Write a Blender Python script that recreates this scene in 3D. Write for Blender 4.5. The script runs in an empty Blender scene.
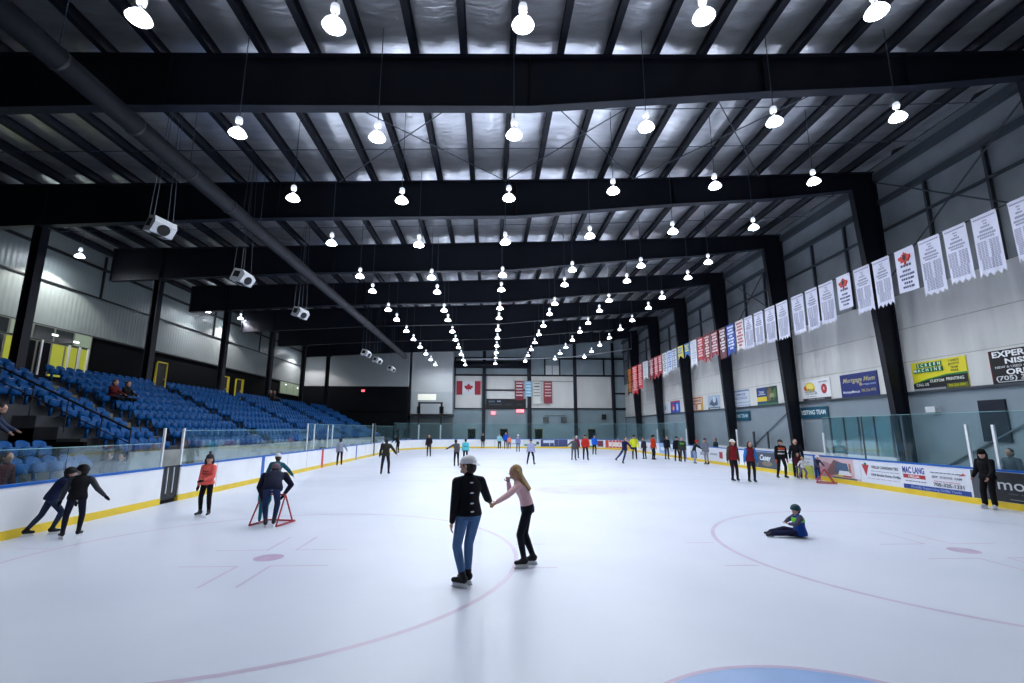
import bpy, math, random
from mathutils import Vector, Matrix, Euler
random.seed(7)
SC = bpy.context.scene
COL = SC.collection
R = math.radians
PI = math.pi

# ------------------------------------------------------------------ camera
cam_d = bpy.data.cameras.new('camera'); cam = bpy.data.objects.new('camera', cam_d); COL.objects.link(cam)
cam_d.sensor_width = 36.0
cam_d.lens = 475.05 / 1024 * 36.0
cam_d.clip_start = 0.05; cam_d.clip_end = 300
def cam_matrix(pitch, yaw, roll, loc):
    cy, sy, cp, sp = math.cos(yaw), math.sin(yaw), math.cos(pitch), math.sin(pitch)
    f = Vector((sy*cp, cy*cp, sp)); r = Vector((cy, -sy, 0)); u = r.cross(f)
    r2 = math.cos(roll)*r + math.sin(roll)*u; u2 = -math.sin(roll)*r + math.cos(roll)*u
    m = Matrix.Identity(4)
    for i in range(3):
        m[i][0] = r2[i]; m[i][1] = u2[i]; m[i][2] = -f[i]; m[i][3] = loc[i]
    return m
cam.matrix_world = cam_matrix(0.182737, 0.045228, 0.001493, (-2.648, -3.448, 2.337))
SC.camera = cam

# ------------------------------------------------------------------ world, exposure, lamp strengths
w = bpy.data.worlds.new('world'); SC.world = w; w.use_nodes = True
w.node_tree.nodes['Background'].inputs[0].default_value = (0.02, 0.025, 0.04, 1)
w.node_tree.nodes['Background'].inputs[1].default_value = 0.3
SC.view_settings.view_transform = 'Standard'; SC.view_settings.look = 'None'
SC.view_settings.gamma = 1.0; SC.view_settings.use_curve_mapping = False
SC.view_settings.exposure = 1.15
try:
    SC.cycles.use_denoising = True
    SC.cycles.max_bounces = 6; SC.cycles.diffuse_bounces = 4; SC.cycles.glossy_bounces = 3
    SC.cycles.transparent_max_bounces = 24; SC.cycles.sample_clamp_indirect = 4.0
    SC.cycles.caustics_reflective = False; SC.cycles.caustics_refractive = False
except Exception:
    pass
LAMP_LENS = 175.0      # high bay lamps over the ice
LAMP_BOWL = 4.0
STAND_LAMP = 26.0      # lamps over the stands

# ------------------------------------------------------------------ materials
MATS = {}
def mat(name, col, rough=0.6, metal=0.0, bump=0.0, bscale=20.0, var=0.0, vscale=6.0, spec=0.4, stretch=None, col2=None):
    if name in MATS: return MATS[name]
    m = bpy.data.materials.new(name); m.use_nodes = True; nt = m.node_tree; N = nt.nodes; L = nt.links
    b = N['Principled BSDF']; b.inputs['Base Color'].default_value = (*col, 1); b.inputs['Roughness'].default_value = rough
    b.inputs['Metallic'].default_value = metal; b.inputs['Specular IOR Level'].default_value = spec
    tc = N.new('ShaderNodeTexCoord'); mp = N.new('ShaderNodeMapping'); L.new(tc.outputs['Object'], mp.inputs[0])
    if stretch: mp.inputs['Scale'].default_value = stretch
    n = N.new('ShaderNodeTexNoise'); n.inputs['Scale'].default_value = vscale; n.inputs['Detail'].default_value = 5
    L.new(mp.outputs[0], n.inputs['Vector'])
    c2 = col2 if col2 else tuple(max(0, c*(1-max(var, 0.04))) for c in col)
    mx = N.new('ShaderNodeMix'); mx.data_type = 'RGBA'
    mx.inputs[6].default_value = (*col, 1); mx.inputs[7].default_value = (*c2, 1)
    rp = N.new('ShaderNodeMapRange'); rp.inputs[1].default_value = 0.35; rp.inputs[2].default_value = 0.7
    L.new(n.outputs[0], rp.inputs[0]); L.new(rp.outputs[0], mx.inputs[0]); L.new(mx.outputs[2], b.inputs['Base Color'])
    if bump:
        n2 = N.new('ShaderNodeTexNoise'); n2.inputs['Scale'].default_value = bscale; n2.inputs['Detail'].default_value = 4
        L.new(mp.outputs[0], n2.inputs['Vector'])
        bp = N.new('ShaderNodeBump'); bp.inputs['Strength'].default_value = bump; bp.inputs['Distance'].default_value = 0.02
        L.new(n2.outputs[0], bp.inputs['Height']); L.new(bp.outputs[0], b.inputs['Normal'])
    MATS[name] = m; return m
def emis(name, col, strength, sample=True, base=(0.8, 0.8, 0.8)):
    if name in MATS: return MATS[name]
    m = bpy.data.materials.new(name); m.use_nodes = True; b = m.node_tree.nodes['Principled BSDF']
    b.inputs['Base Color'].default_value = (*base, 1); b.inputs['Emission Color'].default_value = (*col, 1)
    b.inputs['Emission Strength'].default_value = strength; b.inputs['Roughness'].default_value = 0.4
    if not sample: m.cycles.emission_sampling = 'NONE'
    MATS[name] = m; return m
def glass_mat(name, tint, refl=0.10, haze=0.06):
    m = bpy.data.materials.new(name); m.use_nodes = True; nt = m.node_tree; N = nt.nodes; L = nt.links
    N.remove(N['Principled BSDF']); out = N['Material Output']
    t = N.new('ShaderNodeBsdfTransparent'); t.inputs[0].default_value = (*tint, 1)
    g = N.new('ShaderNodeBsdfGlossy'); g.inputs['Roughness'].default_value = 0.04; g.inputs[0].default_value = (0.8, 0.95, 1, 1)
    d = N.new('ShaderNodeBsdfDiffuse'); d.inputs[0].default_value = (0.35, 0.62, 0.68, 1)
    fr = N.new('ShaderNodeFresnel'); fr.inputs[0].default_value = 1.3
    ml = N.new('ShaderNodeMath'); ml.operation = 'MULTIPLY_ADD'; ml.inputs[1].default_value = 0.22; ml.inputs[2].default_value = 0.0
    L.new(fr.outputs[0], ml.inputs[0])
    a = N.new('ShaderNodeMixShader'); a.inputs[0].default_value = haze; L.new(t.outputs[0], a.inputs[1]); L.new(d.outputs[0], a.inputs[2])
    b = N.new('ShaderNodeMixShader'); L.new(ml.outputs[0], b.inputs[0]); L.new(a.outputs[0], b.inputs[1]); L.new(g.outputs[0], b.inputs[2])
    L.new(b.outputs[0], out.inputs[0]); MATS[name] = m; return m

def C(h):   # sRGB hex -> linear
    v = [int(h[i:i+2], 16)/255 for i in (0, 2, 4)]
    return tuple(x/12.92 if x <= 0.04045 else ((x+0.055)/1.055)**2.4 for x in v)

STEEL = mat('dark_painted_steel', (0.006, 0.008, 0.016), 0.5, spec=0.3, var=0.2, vscale=1.5)
STEELF = mat('steel_flange', (0.012, 0.016, 0.028), 0.45, spec=0.35)
GIRT = mat('wall_girt_steel', (0.05, 0.06, 0.075), 0.5)
GALV = mat('galvanised_rod', (0.10, 0.12, 0.15), 0.5, 0.3)
WHITE_B = mat('board_white_plastic', (0.80, 0.82, 0.85), 0.35, var=0.08, vscale=1.2)
YELLOW = mat('kickplate_yellow', (0.78, 0.56, 0.03), 0.4, var=0.12, vscale=2)
BLUE = mat('cap_rail_blue', (0.006, 0.11, 0.46), 0.35)
REDP = mat('red_plastic', (0.6, 0.03, 0.05), 0.4)
CONC = mat('concrete_grey', (0.075, 0.08, 0.09), 0.85, spec=.15, bump=0.2, bscale=30, var=0.3, vscale=2)
CONCD = mat('concrete_dark', (0.03, 0.034, 0.04), 0.9, spec=.1, var=0.3, vscale=2)
BEIGE = mat('step_beige', (0.20, 0.18, 0.13), 0.8, var=0.25, vscale=3)
BLACKW = mat('black_wall_paint', (0.005, 0.006, 0.008), 0.95, spec=0.08)
ALU = mat('aluminium', (0.62, 0.66, 0.68), 0.35, 0.6)
WHITEM = mat('white_metal', (0.75, 0.77, 0.8), 0.4)
BLACKM = mat('black_metal', (0.012, 0.013, 0.016), 0.45)
SEATB = mat('seat_blue_plastic', (0.0012, 0.07, 0.25), 0.5, spec=0.12, var=0.15, vscale=9)
GLASS = glass_mat('rink_glass_clear', (0.90, 0.965, 0.97), haze=0.018)
GLASS2 = glass_mat('bench_glass_teal', (0.72, 0.90, 0.92), haze=0.05)

# ------------------------------------------------------------------ mesh builder
class MB:
    def __init__(s): s.v = []; s.f = []
    def add(s, vs, fs):
        o = len(s.v); s.v += [tuple(v) for v in vs]; s.f += [tuple(i+o for i in f) for f in fs]; return s
    def box(s, x0, y0, z0, x1, y1, z1):
        x0, x1 = min(x0, x1), max(x0, x1); y0, y1 = min(y0, y1), max(y0, y1); z0, z1 = min(z0, z1), max(z0, z1)
        v = [(x, y, z) for z in (z0, z1) for y in (y0, y1) for x in (x0, x1)]
        return s.add(v, [(0,2,3,1),(4,5,7,6),(0,1,5,4),(2,6,7,3),(0,4,6,2),(1,3,7,5)])
    def prism(s, poly, a, b, axis='z'):   # poly: ccw 2D; extruded along axis from a to b
        n = len(poly)
        def P(p, t):
            if axis == 'z': return (p[0], p[1], t)
            if axis == 'y': return (p[0], t, p[1])
            return (t, p[0], p[1])
        vs = [P(p, a) for p in poly] + [P(p, b) for p in poly]
        fs = [tuple(range(n))[::-1], tuple(range(n, 2*n))] + [(i, (i+1) % n, n+(i+1) % n, n+i) for i in range(n)]
        return s.add(vs, fs)
    def tube(s, p0, p1, r, n=8, r1=None, cap=True):
        p0 = Vector(p0); p1 = Vector(p1); r1 = r if r1 is None else r1
        d = (p1-p0).normalized(); a = d.orthogonal().normalized(); b = d.cross(a)
        vs = []
        for p, q in ((p0, r), (p1, r1)):
            for i in range(n):
                t = 2*PI*i/n; vs.append(p + a*math.cos(t)*q + b*math.sin(t)*q)
        fs = [(i, (i+1) % n, n+(i+1) % n, n+i) for i in range(n)]
        if cap: fs += [tuple(range(n))[::-1], tuple(range(n, 2*n))]
        return s.add(vs, fs)
    def path(s, pts, r, n=6):
        for a, b in zip(pts, pts[1:]): s.tube(a, b, r, n)
        return s
    def lathe(s, prof, n=16, c=(0, 0, 0), close=True):  # prof [(r,z)]
        vs = []; m = len(prof)
        for r, z in prof:
            for i in range(n):
                t = 2*PI*i/n; vs.append((c[0]+r*math.cos(t), c[1]+r*math.sin(t), c[2]+z))
        fs = []
        for j in range(m-1):
            for i in range(n): fs.append((j*n+i, j*n+(i+1) % n, (j+1)*n+(i+1) % n, (j+1)*n+i))
        if close: fs += [tuple(range(n))[::-1], tuple(range((m-1)*n, m*n))]
        return s.add(vs, fs)
    def xf(s, M):
        s.v = [tuple(M @ Vector(v)) for v in s.v]; return s
    def build(s, name, m, parent=None, smooth=False, label=None):
        me = bpy.data.meshes.new(name); me.from_pydata(s.v, [], s.f); me.update()
        if smooth:
            me.polygons.foreach_set('use_smooth', [True]*len(me.polygons))
        o = bpy.data.objects.new(name, me); COL.objects.link(o)
        if m: me.materials.append(m)
        if parent: o.parent = parent
        if label: o['label'] = label
        return o
def tag(o, label=None, cat=None, group=None, kind=None):
    if label: o['label'] = label
    if cat: o['category'] = cat
    if group: o['group'] = group
    if kind: o['kind'] = kind
    return o
def empty(name, loc=(0, 0, 0), rz=0.0, label=None, cat=None, group=None):
    o = bpy.data.objects.new(name, None); o.empty_display_size = 0.2; COL.objects.link(o)
    o.location = loc; o.rotation_euler = (0, 0, rz); tag(o, label, cat, group); return o
def kids(o): return [c for c in o.children]
def copy_tree(o, parent=None):
    c = o.copy(); COL.objects.link(c)
    if parent: c.parent = parent
    for ch in kids(o): copy_tree(ch, c)
    return c
ORD = ['', 'first', 'second', 'third', 'fourth', 'fifth', 'sixth', 'seventh', 'eighth', 'ninth', 'tenth', 'eleventh', 'twelfth', 'thirteenth', 'fourteenth', 'fifteenth', 'sixteenth', 'seventeenth', 'eighteenth', 'nineteenth', 'twentieth', 'twenty-first', 'twenty-second', 'twenty-third', 'twenty-fourth', 'twenty-fifth', 'twenty-sixth', 'twenty-seventh', 'twenty-eighth', 'twenty-ninth', 'thirtieth']
def struct(o, label=None): return tag(o, label, kind='structure')

def interp(tab, x):
    if x <= tab[0][0]: return tab[0][1]
    for (a, b), (c, d) in zip(tab, tab[1:]):
        if x <= c: return b + (d-b)*(x-a)/(c-a)
    return tab[-1][1]

# ------------------------------------------------------------------ dimensions
XL, XR, YN, YF = -27.0, 16.3, -12.0, 63.0
FRAMES = [9.7 + 7.62*k for k in range(7)]
TOP = [(-27.5, 12.95), (-10, 13.6), (-2, 13.9), (4.4, 14.15), (10.8, 14.5), (16.6, 14.85)]
BOT = [(-25.4, 11.03), (-14, 11.72), (-1.5, 12.12), (6, 12.9), (10.8, 13.3), (14.9, 13.85)]

# ------------------------------------------------------------------ shell
struct(MB().box(XL-.3, YN-.3, -0.4, XR+.3, YF+.3, -0.03).build('floor', CONC), 'grey concrete slab around the ice')
# ceiling: silver faced insulation, sagging between the purlins
PX = [-2.05 + 1.53*k for k in range(-16, 13)]
def ceiling_mesh():
    vs = []; fs = []; xs = []
    x = XL - .2
    for k in range(-17, 13):
        for j in range(6):
            xx = -2.05 + 1.53*(k + j/6.0)
            if XL-.2 <= xx <= XR+.3: xs.append(xx)
    ys = [YN-.2 + 0.42*i for i in range(int((YF-YN+.6)/0.42)+1)]
    for y in ys:
        for x in xs:
            u = ((x+2.05)/1.53) % 1.0
            sag = 0.085*math.sin(PI*u)**2*(1+0.35*math.sin(x*3.1+y*1.7)+0.2*math.sin(y*4.3+x*9))
            seam = 0.05*max(0, 1-abs(((y-8.3) % 3.81)/0.42)) if True else 0
            vs.append((x, y, interp(TOP, x)+.37-sag+seam))
    n = len(xs)
    for j in range(len(ys)-1):
        for i in range(n-1): fs.append((j*n+i, j*n+n+i, j*n+n+i+1, j*n+i+1))
    return MB().add(vs, fs)
FOIL = mat('silver_insulation_foil', (0.93, 0.95, 1.0), 0.30, 0.88, bump=1.0, bscale=4.0, var=0.25, vscale=1.6, stretch=(0.5, 1.6, 1))
struct(ceiling_mesh().build('ceiling', FOIL, smooth=True), 'silver foil faced roof insulation above the purlins')
struct(MB().box(XL-.3, YN-.3, 15.2, XR+.5, YF+.3, 15.3).build('ceiling', CONCD), 'roof deck above the foil')
LINER = mat('cream_liner_panel', (0.70, 0.70, 0.68), 0.45, bump=0.0, var=0.10, vscale=0.9, stretch=(1, 3, 0.25))
INSUL = mat('grey_wall_insulation', (0.25, 0.28, 0.31), 0.6, bump=0.5, bscale=1.5, var=0.25, vscale=0.8)
LOWERW = mat('blue_grey_lower_wall', (0.26, 0.32, 0.37), 0.55, var=0.12, vscale=0.7)
LEFTW = mat('ribbed_white_wall_panel', (0.25, 0.29, 0.29), 0.4, var=0.12, vscale=0.6)
def ribs(m, axis, scale, strength):
    nt = m.node_tree; N = nt.nodes; L = nt.links
    wv = N.new('ShaderNodeTexWave'); wv.bands_direction = axis; wv.inputs['Scale'].default_value = scale
    tc = N.new('ShaderNodeTexCoord'); L.new(tc.outputs['Object'], wv.inputs[0])
    bp = N.new('ShaderNodeBump'); bp.inputs['Strength'].default_value = strength; bp.inputs['Distance'].default_value = 0.03
    L.new(wv.outputs[0], bp.inputs['Height']); L.new(bp.outputs[0], N['Principled BSDF'].inputs['Normal'])
ribs(LEFTW, 'Y', 1.1, 0.28); ribs(LINER, 'Y', 0.35, 0.25)
# right wall: lower, cream liner, upper insulation (all one wall, three materials)
def wall_mesh(name, quads, mats):   # quads: (box args, mat idx)
    mb = MB(); idx = []
    for q, mi in quads:
        mb.box(*q); idx += [mi]*6
    o = mb.build(name, None)
    for m in mats: o.data.materials.append(m)
    o.data.polygons.foreach_set('material_index', idx)
    return o
struct(wall_mesh('wall_right', [((XR+.05, YN, 0-.03, XR+.35, YF, 4.0), 0), ((XR, YN, 4.0, XR+.35, YF, 8.5), 1), ((XR+.06, YN, 8.5, XR+.35, YF, 15.2), 2)], [LOWERW, LINER, INSUL]),
       'right wall, blue grey below, cream liner panels, grey insulation above')
struct(wall_mesh('wall_far', [((XL, YF+.05, -.03, XR, YF+.35, 5.2), 0), ((XL, YF+.06, 5.2, XR, YF+.35, 15.2), 1),
        ((-7.45, YF-.06, 5.22, -3.9, YF+.1, 9.66), 2), ((-3.1, YF-.03, 5.25, 9.0, YF+.1, 9.7), 2), ((9.35, YF-.03, 5.27, 14.4, YF+.1, 9.7), 2)], [mat('far_lower_wall', (0.24, 0.32, 0.36), 0.55, var=0.12, vscale=0.5), mat('far_wall_insulation', (0.34, 0.42, 0.46), 0.6, bump=0.4, bscale=1.2, var=0.2, vscale=0.6), LINER]),
       'far end wall with cream liner panels')
struct(wall_mesh('wall_left', [((XL-.3, YN, -.03, XL, YF, 7.85), 0), ((XL-.3, YN, 7.85, XL-.02, YF, 15.2), 1)], [BLACKW, LEFTW]), 'left wall, ribbed pale panels above a black concourse wall')
struct(MB().box(XL, YN-.3, -.03, XR, YN, 15.2).build('wall_near', LOWERW), 'wall behind the camera')

# girts and bracing on the walls
def trim(mb, m, label): return struct(mb.build('trim_1', m), label)
t = MB()
t.box(XR-.22, 2, 13.08, XR+.02, YF, 13.3); t.box(XR-.10, 2, 11.74, XR+.02, YF, 11.84)
t.box(XR-.25, 2, 14.35, XR+.02, YF, 14.7)
for y in [12.4, 14.95] + [17.4+7.62*k+d for k in range(6) for d in (2.4, 5.0)]:
    t.box(XR-.10, y-.05, 8.5, XR+.07, y+.05, 13.1)
t.box(XR-.12, 2, 3.93, XR+.03, YF, 4.02)
trim(t, GIRT, 'grey steel girts on the right wall')
t = MB()
for y in (6.75, 5.05): pass
t.box(XR-.012, 2, 6.88, XR, YF, 6.91); t.box(XR-.012, 2, 5.36, XR, YF, 5.385)
trim(t, mat('panel_joint', (0.42, 0.40, 0.36), 0.6), 'thin joints between the cream panels')
t = MB()
for x0, x1, z0, z1 in ((-3.75, -3.3, 0, 13.6), (2.5, 3.05, 0, 14), (9.0, 9.45, 0, 14.3), (14.5, 14.85, 0, 14.5)):
    t.box(x0, YF-.35, z0, x1, YF-.07, z1)
trim(t, STEEL, 'dark steel posts of the far wall')
t = MB()
t.box(-7.6, YF-.2, 12.1, XR, YF+.05, 12.3); t.box(-7.6, YF-.2, 9.68, XR, YF+.05, 9.9); t.box(14.5, YF-.2, 7.2, XR, YF+.05, 7.4); t.box(-3.3, YF-.2, 7.6, 2.5, YF+.05, 7.8)
t.box(-7.6, YF-.2, 5.1, XR, YF+.06, 5.22); t.box(14.5, YF-.2, 5.0, XR, YF+.05, 5.3)
for x in (-7.6, 5.0, 7.1, 13.4): t.box(x-.1, YF-.15, 9.8, x+.1, YF+.05, 12.2)
t.box(-7.75, YF-.15, 5.2, -7.6, YF+.05, 12.3); t.box(14.45, YF-.15, 5.2, 14.6, YF+.05, 9.7)
trim(t, STEEL, 'dark girts of the far wall')
t = MB()
t.box(XL, 2, 12.05, XL+.12, YF, 12.2); t.box(XL, 2, 10.25, XL+.08, YF, 10.33)
t.box(XL, 2, 7.8, XL+.1, YF, 7.9)
for y in (26.3, 31.0, 38.6, 47.0): t.box(XL, y-.06, 10.3, XL+.08, y+.06, 13)
trim(t, BLACKM, 'dark rails along the left wall')
def rod(mb, a, b, r=.03): mb.tube(a, b, r, 5)
t = MB()
for y0 in (9.9, 25.0): 
    rod(t, (XR-.3, y0+.2, 9.3), (XR-.3, y0+7.2, 14.2), .035); rod(t, (XR-.3, y0+.2, 14.2), (XR-.3, y0+7.2, 9.3), .035)
trim(t, GIRT, 'crossed bracing rods on the right wall')

# ------------------------------------------------------------------ steel frames
def frame(y, label):
    e = empty('steel_frame', (0, y, 0), 0, label, 'steel frame', 'tapered black steel frames across the hall')
    xs = [-25.4, -14, -1.5, 6, 10.8, 14.9]
    poly = [(x, interp(BOT, x)) for x in xs] + [(x, interp(TOP, x)) for x in (16.1, 10.8, 4.4, -2, -10, -25.4)]
    poly[5:6] = [(14.9, interp(BOT, 14.9)), (16.1, 13.85)]
    MB().prism(poly, -.02, .02, 'y').build('beam_web', STEEL, e)
    m = MB()
    for a, b in zip(xs, xs[1:]):
        za, zb = interp(BOT, a), interp(BOT, b)
        m.prism([(a, za-.03), (b, zb-.03), (b, zb), (a, za)], -.17, .17, 'y')
    m.build('bottom_flange', STEELF, e)
    m = MB()
    tx = [-25.4, -10, -2, 4.4, 10.8, 16.1]
    for a, b in zip(tx, tx[1:]):
        za, zb = interp(TOP, a), interp(TOP, b)
        m.prism([(a, za-.03), (b, zb-.03), (b, zb), (a, za)], -.17, .17, 'y')
    m.build('top_flange', STEEL, e)
    for x in (-25.4, -22.6, -12.4, -1.5, 6, 10.8):
        MB().box(x-.012, -.16, interp(BOT, max(x, -25.4)), x+.012, .16, interp(TOP, x)-.03).build('stiffener', STEEL, e)
    m = MB()
    m.prism([(15.64, -.03), (16.1, -.03), (16.1, 13.85), (14.9, 13.85)], -.02, .02, 'y')
    m.box(16.08, -.15, -.03, 16.12, .15, 14.7)
    m.prism([(15.60, -.03), (15.64, -.03), (14.9, 13.85), (14.86, 13.85)], -.15, .15, 'y')
    m.build('tapered_column', STEEL, e)
    m = MB()
    m.box(-22.78, -.2, 0, -22.74, .2, 11.15); m.box(-22.46, -.2, 0, -22.42, .2, 11.18); m.box(-22.76, -.02, 0, -22.44, .02, 11.16)
    m.box(-22.95, -.3, 11.1, -22.25, .3, 11.16)
    m.build('straight_column', STEEL, e)
FL = ['nearest', 'second nearest', 'third nearest', 'fourth nearest', 'fifth nearest', 'second farthest', 'farthest']
for i, y in enumerate(FRAMES):
    frame(y, 'black tapered steel frame spanning the hall, %s to the camera' % FL[i] if i < 5 else 'black tapered steel frame spanning the hall, %s one from the camera' % FL[i])
# purlins
for i, x in enumerate(PX):
    if x > XR: continue
    z = interp(TOP, x); m = MB()
    m.box(x-.012, YN, z+.01, x+.012, YF, z+.33); m.box(x-.11, YN, z, x+.09, YF, z+.02); m.box(x-.09, YN, z+.31, x+.11, YF, z+.33)
    m.xf(Matrix.Identity(4))
    tag(m.build('roof_purlin', STEEL), 'dark roof purlin running the hall length, %s counted from the left wall' % ORD[i+1], 'purlin', 'roof purlins under the foil')
# sag rods across the purlins and roof cross bracing
k = 0
for y in FRAMES[:6]:
    for d, w_ in ((2.6, 'nearer'), (5.1, 'farther')):
        m = MB()
        for a, b in zip(TOP, TOP[1:]): m.tube((max(a[0], XL), y+d, a[1]+.1), (min(b[0], XR), y+d, b[1]+.1), .018, 5)
        i = FRAMES.index(y)
        tag(m.build('sag_rod', GALV), 'thin rod across the purlins, %s of two beyond the %s frame' % (w_, FL[i]), 'rod', 'thin rods across the purlins')
for i, (x0, x1) in enumerate(((-9.7, -2.05), (-2.05, 4.07), (4.07, 10.2))):
    for s in (0, 1):
        a, b = (x0, x1) if s == 0 else (x1, x0)
        m = MB(); m.tube((a, 9.9, interp(TOP, a)-.08), (b, 17.1, interp(TOP, b)-.08), .022, 5)
        tag(m.build('bracing_rod', GALV), 'diagonal roof bracing rod leaning %s, %s pair from the left, first bay' % ('right' if s == 0 else 'left', ORD[i+1]), 'bracing rod', 'diagonal roof bracing rods')

# ------------------------------------------------------------------ rink path (ccw from the right side, y=5.15)
HW, Y0, Y1, RR = 12.95, -3.35, 57.6, 8.5
def rpath(s, off=0.0):
    """point, outward normal at arclength s measured from the right side start"""
    segs = [(Y1-RR)-(Y0+RR), RR*PI/2, 2*(HW-RR), RR*PI/2, (Y1-RR)-(Y0+RR), RR*PI/2, 2*(HW-RR), RR*PI/2]
    tot = sum(segs); s = s % tot; k = 0
    while s > segs[k]: s -= segs[k]; k += 1
    if k == 0: p, n = (HW, Y0+RR+s), (1, 0)
    elif k == 2: p, n = (HW-RR-s, Y1), (0, 1)
    elif k == 4: p, n = (-HW, Y1-RR-s), (-1, 0)
    elif k == 6: p, n = (-HW+RR+s, Y0), (0, -1)
    else:
        cx, cy, a0 = {1: (HW-RR, Y1-RR, 0), 3: (-HW+RR, Y1-RR, PI/2), 5: (-HW+RR, Y0+RR, PI), 7: (HW-RR, Y0+RR, 1.5*PI)}[k]
        a = a0 + s/RR; n = (math.cos(a), math.sin(a)); p = (cx+RR*n[0], cy+RR*n[1])
    return (p[0]+n[0]*off, p[1]+n[1]*off), n
TOT = 2*((Y1-RR)-(Y0+RR)) + 4*(HW-RR) + 2*PI*RR
SL = (Y1-RR)-(Y0+RR)                      # straight side length 43.95
S_LEFT0 = SL + RR*PI + 2*(HW-RR)          # s where the left side starts (far end)
def s_left(y): return S_LEFT0 + (Y1-RR-y)
def s_right(y): return y - (Y0+RR)
def ringstrip(mb, s0, s1, o0, o1, z0, z1, step=0.6):
    """box section swept on the path"""
    n = max(1, int(math.ceil(abs(s1-s0)/step))); vs = []
    closed = abs(s1-s0-TOT) < 1e-6
    for i in range(n + (0 if closed else 1)):
        s = s0 + (s1-s0)*i/n
        a, _ = rpath(s, o0); b, _ = rpath(s, o1)
        vs += [(a[0], a[1], z0), (b[0], b[1], z0), (b[0], b[1], z1), (a[0], a[1], z1)]
    m = len(vs)//4; fs = []
    for i in range(m if closed else m-1):
        j = (i+1) % m
        for q in range(4): fs.append((i*4+q, i*4+(q+1) % 4, j*4+(q+1) % 4, j*4+q))
    if not closed: fs += [(3, 2, 1, 0), (4*m-4, 4*m-3, 4*m-2, 4*m-1)]
    return mb.add(vs, fs)

# ------------------------------------------------------------------ ice
ICE = mat('ice_surface', (0.70, 0.735, 0.85), 0.36, bump=0.06, bscale=3.0, var=0.07, vscale=0.35, spec=0.5, col2=(0.63, 0.68, 0.80))
poly = [rpath(TOT*i/120)[0] for i in range(120)]
ice = MB().prism(poly, -.03, 0.0, 'z').build('ice_sheet', ICE)
tag(ice, 'large white skated ice surface inside the boards', 'ice')
PAINT = mat('faded_red_paint_under_ice', (0.62, 0.54, 0.70), 0.3, var=0.15, vscale=1.4)
PAINTB = mat('faded_blue_paint_under_ice', (0.52, 0.55, 0.72), 0.3, var=0.2, vscale=1.2)
CREASE = mat('crease_blue_under_ice', (0.33, 0.50, 0.84), 0.3, var=0.08, vscale=2)
DOTP = mat('faded_dot_paint', (0.55, 0.42, 0.60), 0.3, var=0.2, vscale=5)
def ringm(cx, cy, r, wd, a0=0, a1=2*PI, z=.0015, n=96):
    vs = []; fs = []
    for i in range(n+1):
        a = a0+(a1-a0)*i/n
        vs += [(cx+(r-wd/2)*math.cos(a), cy+(r-wd/2)*math.sin(a), z), (cx+(r+wd/2)*math.cos(a), cy+(r+wd/2)*math.sin(a), z)]
    for i in range(n): fs.append((2*i, 2*i+1, 2*i+3, 2*i+2))
    return MB().add(vs, fs)
def disc(cx, cy, r, z=.001, n=48, a0=0, a1=2*PI):
    vs = [(cx, cy, z)] + [(cx+r*math.cos(a0+(a1-a0)*i/n), cy+r*math.sin(a0+(a1-a0)*i/n), z) for i in range(n+1)]
    return MB().add(vs, [(0, i+1, i+2) for i in range(n)])
def flat(mb, x0, y0, x1, y1, z=.0016): mb.add([(x0, y0, z), (x1, y0, z), (x1, y1, z), (x0, y1, z)], [(0, 1, 2, 3)])
for cy in (6.096, 48.2):
    for cx in (-6.706, 6.706):
        ringm(cx, cy, 4.572, .085).build('faceoff_circle', PAINT, ice)
        disc(cx, cy, .26, .0018).build('faceoff_dot', DOTP, ice)
        for sx in (-1, 1):
            for sy in (-1, 1):
                xa = cx+sx*.28; ya = cy+sy*.56; m = MB()
                x1_, y1_ = xa+sx*.98, ya+sy*1.15
                flat(m, min(xa-sx*.025, x1_), ya-.025, max(xa-sx*.025, x1_), ya+.025)
                flat(m, xa-.025, min(ya+sy*.025, y1_), xa+.025, max(ya+sy*.025, y1_), .0017)
                m.build('faceoff_mark', PAINT, ice)
                xx = cx+sx*4.62; m = MB(); flat(m, min(xx, xx+sx*.61), cy+sy*.85-.025, max(xx, xx+sx*.61), cy+sy*.85+.025, .0017); m.build('hash_mark', PAINT, ice)
m = disc(0, -.07, 1.76, .0012, 48, 0, PI); m.build('goal_crease', CREASE, ice)
ringm(0, -.07, 1.79, .05, 0, PI, .002, 48).build('crease_line', mat('crease_red', (0.60, 0.48, 0.68), 0.3), ice)
for y, nm, p_, wd in ((0, 'goal_line', PAINT, .05), (54.25, 'goal_line', PAINT, .05), (19.4, 'blue_line', PAINTB, .12), (34.8, 'blue_line', PAINTB, .25), (27.13, 'centre_line', PAINT, .2)):
    hx = HW-.02 if 5.2 < y < 49 else HW-1.2
    m = MB(); flat(m, -hx, y-wd/2, hx, y+wd/2, .0014); m.build(nm, p_, ice)
ringm(0, 27.13, 4.572, .05).build('centre_circle', PAINTB, ice)
LILAC = mat('pale_lilac_patch', (0.63, 0.62, 0.76), 0.3, var=0.25, vscale=1.1, col2=(0.70, 0.73, 0.85))  # faint lilac tone for an ellipse laid on the ice
m = disc(0, 0, 1, .0011, 40); m.xf(Matrix.Translation((1.0, 15.9, 0)) @ Matrix.Diagonal((1.9, 1.5, 1, 1))); m.build('ice_patch', LILAC, ice, label='pale lilac patch in the ice')

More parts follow.
